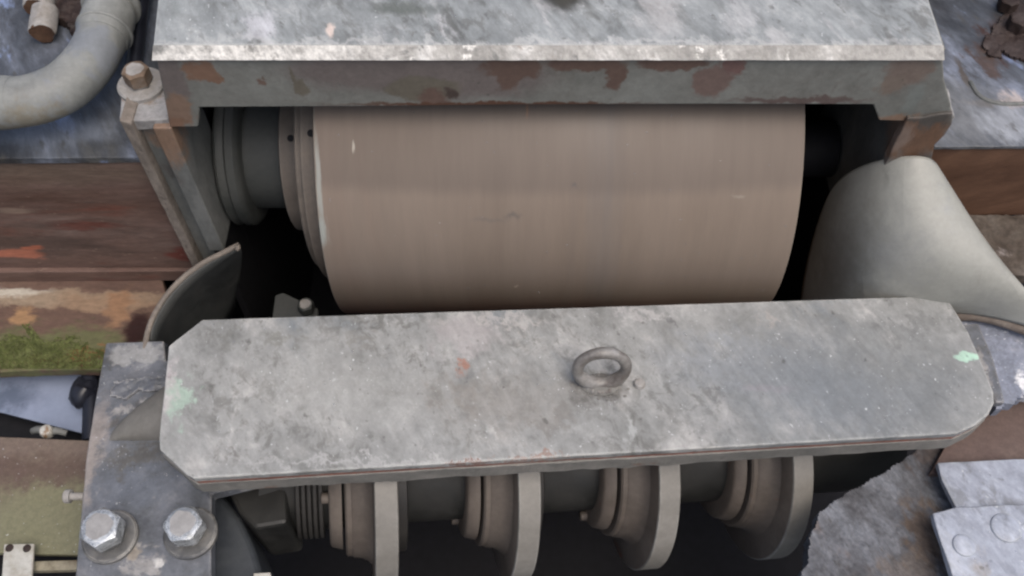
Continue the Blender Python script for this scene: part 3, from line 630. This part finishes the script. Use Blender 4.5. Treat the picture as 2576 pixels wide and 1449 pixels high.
# lifting eye: leaning ring, thicker at the foot
ec = occ(1510, 968)
lean = R(14)
Rr = 0.0298; tr = 0.0074
ax_n = Vector((0.04, -math.cos(lean), math.sin(lean))).normalized()
ex = Vector((1, 0, 0)) - ax_n * ax_n.x; ex.normalize(); ey = ax_n.cross(ex); ey = -ey if ey.z < 0 else ey
oc = ec + ey * (Rr + 0.002)
bm = bmesh.new(); rings = []
NS = 56
for k in range(NS):
    t = 2 * math.pi * k / NS
    d = ex * math.cos(t) * 1.04 + ey * math.sin(t) * 0.96
    rad = tr * (1.0 + 0.22 * max(0, -math.sin(t)) + 0.04 * math.sin(5 * t))
    p = oc + d * Rr
    rings.append([bm.verts.new(p + (d.normalized() * math.cos(a) + ax_n * math.sin(a)) * rad) for a in [2 * math.pi * q / 16 for q in range(16)]])
for i in range(NS):
    A, B = rings[i], rings[(i + 1) % NS]
    for q in range(16): bm.faces.new((A[q], A[(q + 1) % 16], B[(q + 1) % 16], B[q]))
obj('lifting_eye', bm, M['eye'], eye, smooth=True)
ns = 28
cb = lathe([(-0.002, 0.026), (0.002, 0.0255), (0.005, 0.021), (0.007, 0.012)], ec, 'Z', 40)
for v in cb.verts: v.co.y = ec.y + (v.co.y - ec.y) * 0.62
obj('eye_collar', cb, M['eye_plate_edge'], eye, smooth=True)
bm = bmesh.new(); r = random.Random(12)
for k in range(26):
    a = 2 * math.pi * k / 26; c = ec + Vector((math.cos(a) * 0.0185, math.sin(a) * 0.0115, 0.003))
    bmesh.ops.create_icosphere(bm, subdivisions=2, radius=r.uniform(0.0030, 0.0042), matrix=Matrix.Translation(c) @ Matrix.Diagonal((1, 1, 0.8, 1)))
obj('weld_bead', bm, M['eye'], eye, smooth=True)
rv = occ(1608, 967)
obj('stud', lathe([(-0.001, 0.0078), (0.003, 0.0076), (0.0058, 0.0062), (0.0070, 0.0030)], rv, 'Z', 24), M['old_bolt'], eye, smooth=True)
# crusted dirt lumps around the eye foot
bm = bmesh.new(); r = random.Random(4)
for i in range(60):
    a = r.uniform(0, 6.28); q = abs(r.gauss(0, 1)); c = ec + Vector((math.cos(a) * (0.022 + 0.008 * q), math.sin(a) * (0.012 + 0.005 * q) - 0.004, 0.0)); c.z = SL * c.x + 0.0004
    bmesh.ops.create_icosphere(bm, subdivisions=1, radius=r.uniform(0.0008, 0.0024), matrix=Matrix.Translation(c) @ Matrix.Diagonal((1.3, 1, 0.5, 1)))
o_ = obj('dirt_crumbs', bm, M['eye_plate_edge'], eye, smooth=True); o_['kind'] = 'stuff'
def pl_eye(r):
    return occ(r.uniform(470, 2420), r.uniform(810, 1090)), Z
beads(70, pl_eye, 11, eye, 0.0006, 0.0013)

# ------------------------------------------------------------------ shaft with four discs
YAW, DROP = 0.1224, 0.1349
SH = Vector((0.0, 0.5526, -0.2347))
shaft = thing('disc_shaft', 'dark shaft with four stepped beige discs below the clamp plate', 'roller shaft', SH)
shaft.rotation_euler = (0, DROP, YAW)
obj('shaft', lathe([(-0.36, 0.0727), (0.60, 0.0727)], (0, 0, 0), 'X', 96), M['block_dark'], shaft, local=True, smooth=True)
for k in range(5):
    xx = -0.312 + k * 0.0076
    obj('thin_ring', lathe([(xx, 0.05), (xx, 0.084), (xx + 0.001, 0.0855), (xx + 0.0052, 0.0855), (xx + 0.0060, 0.084), (xx + 0.0060, 0.05)], (0, 0, 0), 'X', 96), M['shaft'], shaft, local=True, smooth=True)
RIM = 0.1645
def rim_bm(): return lathe([(-0.0155, 0.06), (-0.0155, RIM - 0.002), (-0.0140, RIM), (0.0140, RIM), (0.0155, RIM - 0.002), (0.0155, 0.06)], (0, 0, 0), 'X', 192)
def hub_bm(): return lathe([(-0.0525, 0.06), (-0.0525, 0.110), (-0.050, 0.113), (-0.044, 0.113), (-0.042, 0.115), (-0.030, 0.117), (-0.022, 0.121), (-0.0158, 0.128), (-0.0158, 0.06)], (0, 0, 0), 'X', 160)
def plate_bm(): return lathe([(-0.074, 0.06), (-0.074, 0.095), (-0.071, 0.099), (-0.058, 0.103), (-0.0565, 0.103), (-0.0560, 0.06)], (0, 0, 0), 'X', 160)
def flange_bm(): return lathe([(0.0158, 0.06), (0.0158, 0.112), (0.030, 0.112), (0.0315, 0.110), (0.0315, 0.06)], (0, 0, 0), 'X', 160)
xs = [-0.194, -0.006, 0.188, 0.383]
first = None
for i, xx in enumerate(xs):
    if first is None:
        rim = obj('disc', rim_bm(), [M['wheel_rim'], M['wheel_hub']], shaft, local=True, smooth=True)
        h_ = obj('hub', hub_bm(), M['wheel_hub'], rim, local=True, smooth=True)
        c_ = obj('clamp_ring', plate_bm(), M['wheel_hub'], rim, local=True, smooth=True)
        f_ = obj('back_flange', flange_bm(), M['shaft'], rim, local=True, smooth=True)
        bb = lathe([(-0.084, 0.0062), (-0.083, 0.0075), (-0.0735, 0.0075)], (0, 0, 0), 'X', 20)
        b0 = obj('bolt_head', bb, M['wheel_hub'], rim, local=True, smooth=True)
        b0.location = (0, 0, 0)
        first = (rim, h_, c_, f_, b0)
    else:
        rim = copy_part(first[0], shaft)
        h_ = copy_part(first[1], rim); c_ = copy_part(first[2], rim); f_ = copy_part(first[3], rim)
        b0 = copy_part(first[4], rim)
    rim.location = (xx, 0, 0)
    if i == 3: bpy.data.objects.remove(b0)
    for j in range(3 if i < 3 else 0):
        a = R([-108, -128, -140, 0][i] + 120 * j)
        bolt_o = b0 if j == 0 else copy_part(b0, rim)
        bolt_o.location = (0, 0.086 * math.cos(a), 0.086 * math.sin(a))

# bearing block left of the shaft
bk = thing('bearing_block', 'dark grey bearing block in the shade below the left end of the clamp plate', 'bearing', (-0.32, 0.5, -0.7))
obj('block', prism([on_z(545, 1180, -0.13), on_z(716, 1160, -0.13), on_z(722, 1316, -0.13), on_z(640, 1330, -0.13), on_z(600, 1290, -0.13)], (0, 0, -0.12)), M['block_dark'], bk, bevel=0.006)
obj('housing_foot', prism([on_z(560, 1240, -0.15), on_z(605, 1300, -0.15), on_z(640, 1380, -0.15), on_z(664, 1460, -0.15), on_z(670, 1700, -0.15), on_z(480, 1700, -0.15), on_z(480, 1240, -0.15)], (0, 0, -0.14)), M['bracket_low'], bk, bevel=0.012, seg=4)
obj('shelf', prism([on_z(722, 1290, -0.20), on_z(815, 1282, -0.20), on_z(815, 1302, -0.20), on_z(725, 1312, -0.20)], (0, 0, -0.05)), M['hub'], bk, bevel=0.002)
q = obj('small_nut', hexhead(0.018, 0.010, rot=0.2), [M['washer'], M['bolt_zinc']], bk, local=True); q.location = on_z(742, 1297, -0.195) - origin(bk)
obj('white_tab', prism([on_z(638, 1441, -0.14), on_z(680, 1439, -0.14), on_z(684, 1480, -0.14), on_z(636, 1480, -0.14)], (0, 0, -0.006)), M['white_paint'], bk, bevel=0.001)

# ------------------------------------------------------------------ bearing bracket lower left
BZ = -0.08
br = thing('bearing_bracket', 'blue-grey bracket plate lower left held by two bright hexagon bolts', 'bracket', (-0.45, 0.5, -0.3))
bo = [(266, 861), (412, 856), (416, 905), (640, 905), (640, 1215), (532, 1242), (531, 1449), (530, 1640), (170, 1640), (189, 1449), (216, 1150), (240, 1000)]
obj('plate', prism([on_z(x, y, BZ) for x, y in bo], (0, 0, -0.022), jitter=0.0008), M['bracket'], br, bevel=0.003, seg=3)
obj('side_wall', prism([on_z(279, 862, BZ - 0.0225) , on_z(420, 860, BZ - 0.0225), on_z(520, 1300, BZ - 0.0225), on_z(520, 1640, BZ - 0.0225), on_z(196, 1640, BZ - 0.0225), on_z(232, 1150, BZ - 0.0225)], (0, 0, -0.25)), M['bracket_low'], br, bevel=0.004)
# cast lug: a half-round nose with a slanting end, running under the clamp plate
bm = bmesh.new(); A0 = on_z(272, 1108, BZ); A1 = on_z(470, 1108, BZ); B1 = on_z(470, 968, BZ)
rows_ = []
for i_ in range(15):
    t = i_ / 14; x = A0.x + (A1.x - A0.x) * t
    w = (A0.y + 0.004) ; back = A0.y + (B1.y - A0.y) * min(1.0, 0.12 + 1.15 * t ** 0.8); hgt = 0.034 * min(1.0, (t * 1.5) ** 0.75)
    row = []
    for k in range(13):
        a = math.pi * k / 12
        y = (A0.y + back) / 2 - math.cos(a) * (back - A0.y) / 2
        row.append(bm.verts.new((x, y, BZ - 0.001 + math.sin(a) ** 0.7 * hgt)))
    rows_.append(row)
for A, B in zip(rows_, rows_[1:]):
    for k in range(12): bm.faces.new((A[k], A[k + 1], B[k + 1], B[k]))
bm.faces.new(rows_[-1])
obj('cast_lug', bm, M['gusset'], br, smooth=True)
obj('dust_ridge', rough_slab([on_z(284, 962, BZ), on_z(330, 958, BZ), on_z(425, 948, BZ), on_z(425, 990, BZ), on_z(350, 985, BZ), on_z(322, 1006, BZ), on_z(286, 1002, BZ)], BZ + 0.004, 0.005, 0.003, 0.002, 60, 0.002), M['bracket'], br, smooth=True)
bolt(br, on_z(280, 1352, BZ), 0.0445, 0.024, 0.0345, 0.008, [M['bolt_zinc'], M['bolt_face']], M['washer'], rot=0.52, shank=0.012)
bolt(br, on_z(482, 1343, BZ), 0.0425, 0.024, 0.0335, 0.008, [M['bolt_zinc'], M['bolt_face']], M['washer'], rot=0.1, shank=0.010)
# small screw poking out of the left flank
kx = on_z(200, 1248, BZ - 0.008)
obj('side_screw', lathe([(kx.x - 0.020, 0.006), (kx.x - 0.018, 0.0088), (kx.x - 0.011, 0.0088), (kx.x - 0.0105, 0.005), (kx.x + 0.006, 0.005)], (0, kx.y, kx.z), 'X', 24), M['old_bolt'], br, smooth=True)
def pl_br(r):
    return on_z(r.uniform(230, 500), r.uniform(880, 1440), BZ), Z
beads(22, pl_br, 13, br)

# ------------------------------------------------------------------ curved guards
def loft(grid, thick, name, mat, parent, sub=2, mats=None):
    bm = bmesh.new(); V = [[bm.verts.new(p) for p in row] for row in grid]
    for A, B in zip(V, V[1:]):
        for k in range(len(A) - 1): bm.faces.new((A[k], A[k + 1], B[k + 1], B[k]))
    o = obj(name, bm, mat, parent, smooth=True)
    s = o.modifiers.new('sub', 'SUBSURF'); s.levels = sub; s.render_levels = sub
    t = o.modifiers.new('solid', 'SOLIDIFY'); t.thickness = thick; t.offset = -1
    if isinstance(mat, (list, tuple)) and len(mat) > 1: t.material_offset_rim = 1
    return o
gr = thing('flared_guard', 'smooth pale grey flared sheet guard right of the big roller', 'guard', (0.6, 0.78, -0.2))
rows = [
 [(2085, 478, -.02), (2130, 430, .05), (2205, 402, .104), (2280, 390, .130), (2332, 392, .131), (2358, 408, .118), (2366, 430, .09)],
 [(2055, 560, -.10), (2100, 508, .01), (2180, 480, .076), (2275, 470, .108), (2352, 472, .112), (2404, 482, .098), (2414, 502, .07)],
 [(2030, 650, -.16), (2080, 612, -.05), (2165, 582, .036), (2275, 570, .080), (2378, 568, .089), (2460, 574, .078), (2472, 596, .05)],
 [(2014, 740, -.21), (2068, 712, -.11), (2165, 688, -.01), (2290, 675, .040), (2418, 668, .060), (2530, 668, .054), (2548, 692, .028)],
 [(2008, 810, -.25), (2066, 800, -.15), (2175, 782, -.05), (2315, 768, -.03), (2450, 757, .0), (2606, 754, .016), (2630, 780, -.005)],
 [(2006, 850, -.26), (2066, 830, -.16), (2175, 807, -.08), (2315, 788, -.06), (2430, 787, -.042), (2540, 806, -.036), (2680, 852, -.036)]]
obj_h = loft([[on_z(*p) for p in row] for row in rows], 0.011, 'guard_sheet', [M['hood'], M['hood_rim']], gr, 3)
bm = tube([on_z(2330, 800, -.064), on_z(2430, 794, -.05), (on_z(2485, 800, -.047)), on_z(2540, 816, -.046), on_z(2610, 842, -.046), on_z(2690, 872, -.046)], 0.0075, 12, sub=5)
obj('rolled_rim', bm, M['hood_rim'], gr, smooth=True)
gl = thing('curved_guard', 'dark curved sheet guard with a worn pale edge left of the black gap', 'guard', (-0.4, 0.75, -0.3))
arc = [(604, 616, -.06), (560, 638, -.062), (510, 664, -.066), (455, 706, -.07), (408, 762, -.075), (378, 822, -.08), (366, 880, -.085)]
low = [(606, 640, -.10), (600, 690, -.20), (596, 730, -.25), (590, 770, -.28), (570, 810, -.30), (540, 860, -.31), (500, 920, -.32)]
mid = [(606, 628, -.08), (585, 668, -.13), (560, 705, -.16), (520, 745, -.18), (480, 790, -.19), (440, 845, -.20), (420, 900, -.20)]
loft([[on_z(*p) for p in arc], [on_z(*p) for p in mid], [on_z(*p) for p in low]], 0.004, 'guard_sheet', M['guard_dark'], gl, 2)
bm = bmesh.new()
tube([on_z(x - 2, y - 1, z + 0.001) for x, y, z in arc], [0.0042] * 7, 10, bm, sub=5)
obj('worn_edge', bm, M['leg_edge'], gl, smooth=True)
bm = bmesh.new(); bmesh.ops.create_icosphere(bm, subdivisions=2, radius=0.0055, matrix=Matrix.Translation(on_z(598, 622, -.056)) @ Matrix.Diagonal((0.8, 1.2, 0.9, 1)))
obj('weld_bead', bm, M['leg_edge'], gl, smooth=True)

# small fixture seen in the black gap behind the clamp plate
fx = thing('pipe_clip', 'small dim grey nut and angle clip deep in the gap left of the roller', 'clip', on_z(740, 790, -0.25))
obj('angle', prism([on_z(692, 742, -0.22), on_z(712, 735, -0.22), on_z(800, 775, -0.22), on_z(800, 830, -0.22), on_z(680, 830, -0.22)], (0, 0, -0.01)), M['guard_dark'], fx, bevel=0.002)
q = obj('nut', hexhead(0.024, 0.016, rot=0.4), [M['hub'], M['old_bolt']], fx, local=True); q.location = on_z(772, 777, -0.215) - origin(fx)

# ------------------------------------------------------------------ steel beams behind
bl = thing('steel_beam', 'long rusty brown steel beam on the left with a wet blue-grey top and mossy lower flange', 'steel beam', (-1.0, 0.9, -0.21))
TB = 0.10
obj('top_plate', prism([on_z(-300, 401, TB), on_z(346, 395, TB), Vector((-0.468, 0.865, TB)), Vector((-0.468, 1.3, TB)), on_z(-500, -200, TB)], (0, 0, -0.012), jitter=0.0006), M['beam_top'], bl, bevel=0.0015)
yb = on_z(200, 397, TB).y
obj('face_plate', box(-1.3, -0.49, yb + 0.004, yb + 0.03, -0.188, TB - 0.0125), M['beam_face'], bl)
obj('foot_strip', prism([Vector((-1.3, yb - 0.010, -0.172)), Vector((-0.49, yb - 0.003, -0.172)), Vector((-0.49, yb + 0.0038, -0.172)), Vector((-1.3, yb + 0.0038, -0.172))], (0, 0, -0.0278), jitter=0.0005), M['beam_face'], bl, bevel=0.0012)
FZ = -0.20
fl = [(-300, 712), (0, 704), (200, 697), (405, 692), (418, 740), (400, 800), (370, 870), (300, 930), (210, 929), (100, 931), (0, 935), (-300, 946)]
obj('lower_flange', prism([on_z(x, y, FZ) for x, y in fl], (0, 0, -0.02), jitter=0.0012), M['flange_rust'], bl, bevel=0.002)
# moss: many little tufts, in ragged drifts along the flange
bm = bmesh.new(); r = random.Random(21)
def moss_density(px, py):
    q = Vector((px * 0.011, py * 0.03, 0)); n_ = noise.noise(q) * 0.5 + noise.noise(q * 2.7) * 0.35 + noise.noise(q * 6.5) * 0.2
    edge = 858 - 8 * math.sin(px * 0.045 + 0.6) + max(0, px - 205) * 0.55
    a = (py - edge + 14) / 26
    hole = 1.0 if (py > 900 and noise.noise(Vector((px * 0.02, py * 0.08, 4))) > 0.0) else 0
    return a + n_ * 1.6 - hole * 0.9
cnt = 0
while cnt < 8000:
    px, py = r.uniform(-120, 262), r.uniform(805, 928)
    d = moss_density(px, py)
    if 55 < px < 110 and 805 < py < 870 and abs((py - 805) - (px - 55) * 1.3) < 14: d += 1.2
    if d < 0.2 + r.random() * 0.5: continue
    c = on_z(px, py, FZ); cnt += 1
    for _ in range(2):
        a = r.uniform(0, 6.28); L = r.uniform(0.0012, 0.0030); w = r.uniform(0.0006, 0.0012)
        dx = Vector((math.cos(a), math.sin(a), 0)); up = dx * L * r.uniform(0.1, 0.7) + Z * L; sd = Vector((-dx.y, dx.x, 0)) * w
        v0, v1, v2, v3 = (bm.verts.new(p) for p in (c - sd, c + sd, c + up * 0.6 + sd, c + up))
        bm.faces.new((v0, v1, v2, v3))
mo = obj('moss', bm, M['moss'], bl); mo['kind'] = 'stuff'

b2 = thing('steel_beam', 'steel beam on the right with a dusty blue-grey top over an orange rust face', 'steel beam', (1.0, 0.9, -0.21))
TR = 0.11
obj('top_plate', prism([on_z(2352, 369, TR), on_z(2480, 368, TR), on_z(2900, 364, TR), on_z(2900, -200, TR), on_z(2180, -200, TR), on_z(2240, 200, TR), on_z(2325, 345, TR)], (0, 0, -0.006), jitter=0.0012), M['beam_top'], b2, bevel=0.001)
yr = on_z(2480, 367, TR).y
obj('face_plate', box(0.535, 1.2, yr + 0.004, yr + 0.03, -0.05, TR - 0.0065), M['beam_face_right'], b2)
obj('lower_flange', rough_slab([Vector((0.54, yr + 0.003, 0)), Vector((1.2, yr + 0.003, 0)), Vector((1.2, 0.765, 0)), Vector((0.54, 0.765, 0))], -0.045, 0.02, 0.003, 0.005, 30, 0.001), M['soil'], b2, smooth=True)
# ring of rust where a bolt has been, on the right-hand beam
obj('rust_crust', rough_slab([on_z(x, y, TR) for x, y in ((2500, -10), (2530, 20), (2510, 60), (2492, 88), (2470, 110), (2478, 140), (2512, 150), (2520, 128), (2548, 150), (2590, 160), (2700, 150), (2700, -60), (2520, -60))], TR + 0.004, 0.006, 0.003, 0.0025, 60, 0.004), M['dark_rust'], b2, smooth=True)
for px, py, af, hh in ((2556, 70, 0.030, 0.020), (2530, 20, 0.026, 0.018)):
    q = obj('rusty_nut', hexhead(af, hh, rot=0.4), [M['dark_rust'], M['dark_rust']], b2, local=True); q.location = on_z(px, py, TR + 0.003) - origin(b2)
obj('weld_ridge', tube([on_z(2440, 205, TR), on_z(2462, 240, TR), on_z(2500, 258, TR), on_z(2550, 262, TR), on_z(2650, 256, TR)], 0.0035, 8, sub=4), M['leg_grey'], b2, smooth=True)

# ------------------------------------------------------------------ elbow pipe and rusty fitting, top left
pp = thing('elbow_pipe', 'grey plastic elbow pipe bending up beside the bolt at top left', 'pipe', on_z(150, 240, 0.10))
PZ = 0.175
pth = [(-190, 258), (-60, 260), (30, 258), (100, 246), (165, 216), (218, 165), (250, 110), (268, 60), (280, 0), (288, -70), (300, -180)]
pts = [on_z(x, y, PZ) for x, y in pth]
obj('pipe', tube(pts, 0.0335, 40, sub=6), M['pipe'], pp, smooth=True)
def collar(a, b, r0, r1, nm='collar'):
    A = on_z(*a, PZ); B = on_z(*b, PZ); d = (B - A)
    ps = [A, A.lerp(B, 0.12), A.lerp(B, 0.25), A.lerp(B, 0.75), A.lerp(B, 0.88), B]
    obj(nm, tube(ps, [r0, r1 * 0.985, r1, r1, r1 * 0.985, r0], 40), M['pipe'], pp, smooth=True)
collar((256, 100), (279, 26), 0.034, 0.0362)
collar((262, 84), (265, 76), 0.036, 0.0385, 'lip_ring')
collar((279, 22), (282, 8), 0.0365, 0.0405, 'lip_ring')
collar((40, 257), (-120, 260), 0.034, 0.0358)

def capcyl(c, r_):
    # short horizontal round bar whose rusty end looks forward
    bm = lathe([(-0.012, r_ * 0.9), (-0.009, r_), (0.035, r_ * 0.96)], (0, 0, 0), 'X', 36)
    for v in bm.verts: v.co += Vector((1, 1, 1)) * noise.noise(v.co * 90 + c * 50) * 0.0022
    bm.faces.ensure_lookup_table()
    for f in bm.faces:
        if f.calc_center_median().x < -0.0117: f.material_index = 1
    bmesh.ops.rotate(bm, verts=bm.verts[:], cent=(0, 0, 0), matrix=Matrix.Rotation(R(97), 3, 'Z'))
    bmesh.ops.rotate(bm, verts=bm.verts[:], cent=(0, 0, 0), matrix=Matrix.Rotation(R(4), 3, 'X'))
    for v in bm.verts: v.co += c
    return bm
rf = thing('rusty_fitting', 'dark rusty fitting with two round rust caps behind the grey elbow pipe', 'fitting', on_z(130, 60, 0.10))
obj('rust_cap', capcyl(on_z(108, 68, 0.122), 0.0195), [M['old_bolt'], M['rust_cap']], rf, smooth=True)
c1 = on_z(95, 5, 0.10)
obj('rust_cap', capcyl(on_z(98, 8, 0.122), 0.0215), [M['old_bolt'], M['rust_cap']], rf, smooth=True)
obj('rust_crust', rough_slab([on_z(x, y, 0.105) for x, y in ((70, -60), (78, 20), (100, 30), (150, 52), (180, 82), (204, 112), (216, 96), (226, 30), (245, -60))], 0.118, 0.018, 0.007, 0.003, 50, 0.003), M['dark_rust'], rf, smooth=True)
hs = thing('added_gap_rod', 'dark rod added to fill the dark gap between the elbow pipe and the box cover', 'added_gap_rod', on_z(350, 60, 0.10))  # rod added so the shaded gap beside the cover shows dark
obj('dark_gap_rod', tube([on_z(372, -140, 0.13), on_z(362, -40, 0.13), on_z(352, 40, 0.128), on_z(344, 110, 0.122), on_z(336, 190, 0.112), on_z(340, 260, 0.09)], 0.011, 20, sub=5), M['black_rubber'], hs, smooth=True)

# ------------------------------------------------------------------ lower left corner
sh = thing('sheet_panel', 'smooth blue-grey reflecting sheet panel in the gap under the mossy flange', 'sheet panel', on_z(80, 1000, -0.26))
obj('sheet', prism([on_z(-300, 900, -0.26), on_z(212, 900, -0.26), on_z(222, 1093, -0.26), on_z(218, 1092, -0.26), on_z(0, 1036, -0.26), on_z(-300, 960, -0.26)], (0, 0, -0.003)), M['sky_sheet'], sh)
ch = thing('hose_clamp', 'black rubber hose with a clamp at the right end of the blue-grey sheet', 'hose', on_z(220, 1000, -0.25))
obj('hose', tube([on_z(226, 890, -0.235), on_z(226, 950, -0.235), on_z(230, 1010, -0.235), on_z(228, 1110, -0.24)], 0.013, 18, sub=4), M['black_rubber'], ch, smooth=True)
bm = bmesh.new(); bmesh.ops.create_icosphere(bm, subdivisions=3, radius=0.021, matrix=Matrix.Translation(on_z(208, 984, -0.228)) @ Matrix.Diagonal((0.9, 1.15, 0.8, 1)))
for v in bm.verts: v.co += Vector((1, 1, 1)) * noise.noise(v.co * 70) * 0.006
obj('clamp', bm, M['black_rubber'], ch, smooth=True)
gp = thing('access_plate', 'brown plate with green algae at lower left beside the bearing bracket', 'plate', on_z(100, 1250, -0.22))
obj('plate', prism([on_z(-300, 1085, -0.20), on_z(0, 1098, -0.20), on_z(240, 1108, -0.20), on_z(225, 1396, -0.20), on_z(0, 1391, -0.20), on_z(-300, 1384, -0.20)], (0, 0, -0.01), jitter=0.0006), M['green_plate'], gp, bevel=0.0015)
wb = thing('wire_joint', 'round white cable joint on a thin green cord by the sheet panel edge', 'cable joint', on_z(118, 1088, -0.22))
obj('joint', lathe([(-0.004, 0.009), (0.004, 0.0105), (0.009, 0.0085), (0.011, 0.004)], on_z(120, 1087, -0.215), 'Z', 24), M['white_paint'], wb, smooth=True)
obj('cord', tube([on_z(82, 1084, -0.22), on_z(100, 1080, -0.215), on_z(120, 1088, -0.215), on_z(142, 1083, -0.215), on_z(168, 1090, -0.22)], [0.005, 0.006, 0.007, 0.0058, 0.0045], 12, sub=4), M['green_cord'] if 'green_cord' in M else M['leg_grey'], wb, smooth=True)
hg = thing('hinge', 'chipped white hinge with two dark screws at the lower left corner', 'hinge', on_z(48, 1420, -0.18))
obj('leaf', prism([on_z(10, 1368, -0.18), on_z(86, 1367, -0.18), on_z(80, 1449, -0.18), on_z(72, 1560, -0.18), on_z(-2, 1560, -0.18), on_z(4, 1449, -0.18)], (0, 0, -0.005)), M['white_paint'], hg, bevel=0.0012)
sc = None
for px, py in ((24, 1378), (68, 1379)):
    if sc is None:
        sc = obj('screw', lathe([(0, 0.0055), (0.0015, 0.005), (0.0022, 0.003)], (0, 0, 0), 'Z', 16), M['dark_rust'], hg, local=True, smooth=True); s2 = sc
    else: s2 = copy_part(sc, hg)
    s2.location = on_z(px, py, -0.18) - origin(hg)
brr = thing('rod', 'stained beige flat rod running from the white hinge to the bracket', 'rod', on_z(130, 1420, -0.21))
obj('bar', prism([on_z(70, 1411, -0.195), on_z(215, 1407, -0.195), on_z(212, 1432, -0.195), on_z(70, 1436, -0.195)], (0, 0, -0.012), jitter=0.0005), M['beige_bar'], brr, bevel=0.0015)
# lower-left filler frame under the plate
lf = thing('lower_frame', 'dark shaded frame angle under the hinge and rod at lower left', 'machine frame', on_z(100, 1450, -0.3))
obj('angle', prism([on_z(-300, 1020, -0.30), on_z(240, 1020, -0.30), on_z(240, 1600, -0.30), on_z(-300, 1600, -0.30)], (0, 0, -0.02)), M['pit_wall'], lf)

# ------------------------------------------------------------------ right side shelves
bs = thing('dusty_shelf', 'blue-grey dusty shelf plate below the rim of the pale flared guard', 'plate', on_z(2500, 900, -0.07))
obj('shelf', rough_slab([on_z(x, y, -0.06) for x, y in ((2380, 800), (2780, 800), (2780, 975), (2620, 985), (2570, 995), (2530, 1015), (2512, 1035), (2498, 1010), (2492, 980), (2478, 960), (2440, 940))], -0.06, 0.02, 0.0022, 0.004, 40, 0.003), M['blue_dust'], bs, smooth=True)
obj('rib', prism([on_z(2418, 815, -0.045), on_z(2462, 812, -0.045), on_z(2500, 900, -0.045), on_z(2530, 1012, -0.045), on_z(2505, 1012, -0.045)], (0, 0, -0.014)), M['bracket'], bs, bevel=0.003)
bp = thing('brown_plate', 'reddish brown stained plate between the dusty shelf and the pale riveted plates', 'plate', on_z(2480, 1080, -0.13))
obj('plate', prism([on_z(x, y, -0.12) for x, y in ((2470, 930), (2780, 930), (2780, 1200), (2340, 1190), (2400, 1080), (2440, 1030))], (0, 0, -0.02), jitter=0.003), M['brown_plate'], bp, bevel=0.001)
ds = thing('dust_caked_plate', 'slanting plate caked with furry grey dust at the lower right of the discs', 'plate', on_z(2250, 1300, -0.15))
dp_ = [(2440, 1060), (2380, 1090), (2322, 1124), (2270, 1160), (2212, 1198), (2160, 1226), (2100, 1258), (2064, 1296), (2036, 1346), (2032, 1405), (2010, 1460), (2000, 1620), (2780, 1620), (2780, 1160), (2560, 1110)]
obj('dust_crust', rough_slab([on_z(x, y, -0.135) for x, y in dp_], -0.132, 0.03, 0.0024, 0.0022, 50, 0.0014), M['dust_slab'], ds, smooth=True)
pa = thing('riveted_plate', 'pale blue-grey plate at the right edge, upper one of the overlapping pair', 'plate', on_z(2500, 1220, -0.11))
obj('plate', prism([on_z(x, y, -0.10) for x, y in ((2358, 1163), (2576, 1153), (2780, 1146), (2780, 1330), (2412, 1290), (2398, 1262), (2370, 1205))], (0, 0, -0.010), jitter=0.0015), M['pale_plate'], pa, bevel=0.0015)
pb = thing('riveted_plate', 'pale blue-grey plate in the lower right corner with two worn round rivets', 'plate', on_z(2500, 1380, -0.10))
obj('plate', prism([on_z(x, y, -0.088) for x, y in ((2346, 1290), (2405, 1275), (2580, 1268), (2780, 1262), (2780, 1640), (2430, 1640), (2398, 1455), (2370, 1370))], (0, 0, -0.010), jitter=0.0015), M['pale_plate'], pb, bevel=0.0015)
for px, py, rr in ((2530, 1328, 0.020), (2425, 1372, 0.015)):
    o_ = obj('rivet', lathe([(-0.001, rr), (0.0025, rr * 0.93), (0.0045, rr * 0.72), (0.0052, rr * 0.35)], on_z(px, py, -0.088), 'Z', 32), M['pale_plate'], pb, smooth=True)
def pl_pb(r): return on_z(r.uniform(2400, 2576), r.uniform(1290, 1440), -0.088), Z
beads(10, pl_pb, 17, pb)

# ------------------------------------------------------------------ far surroundings (outside the picture)
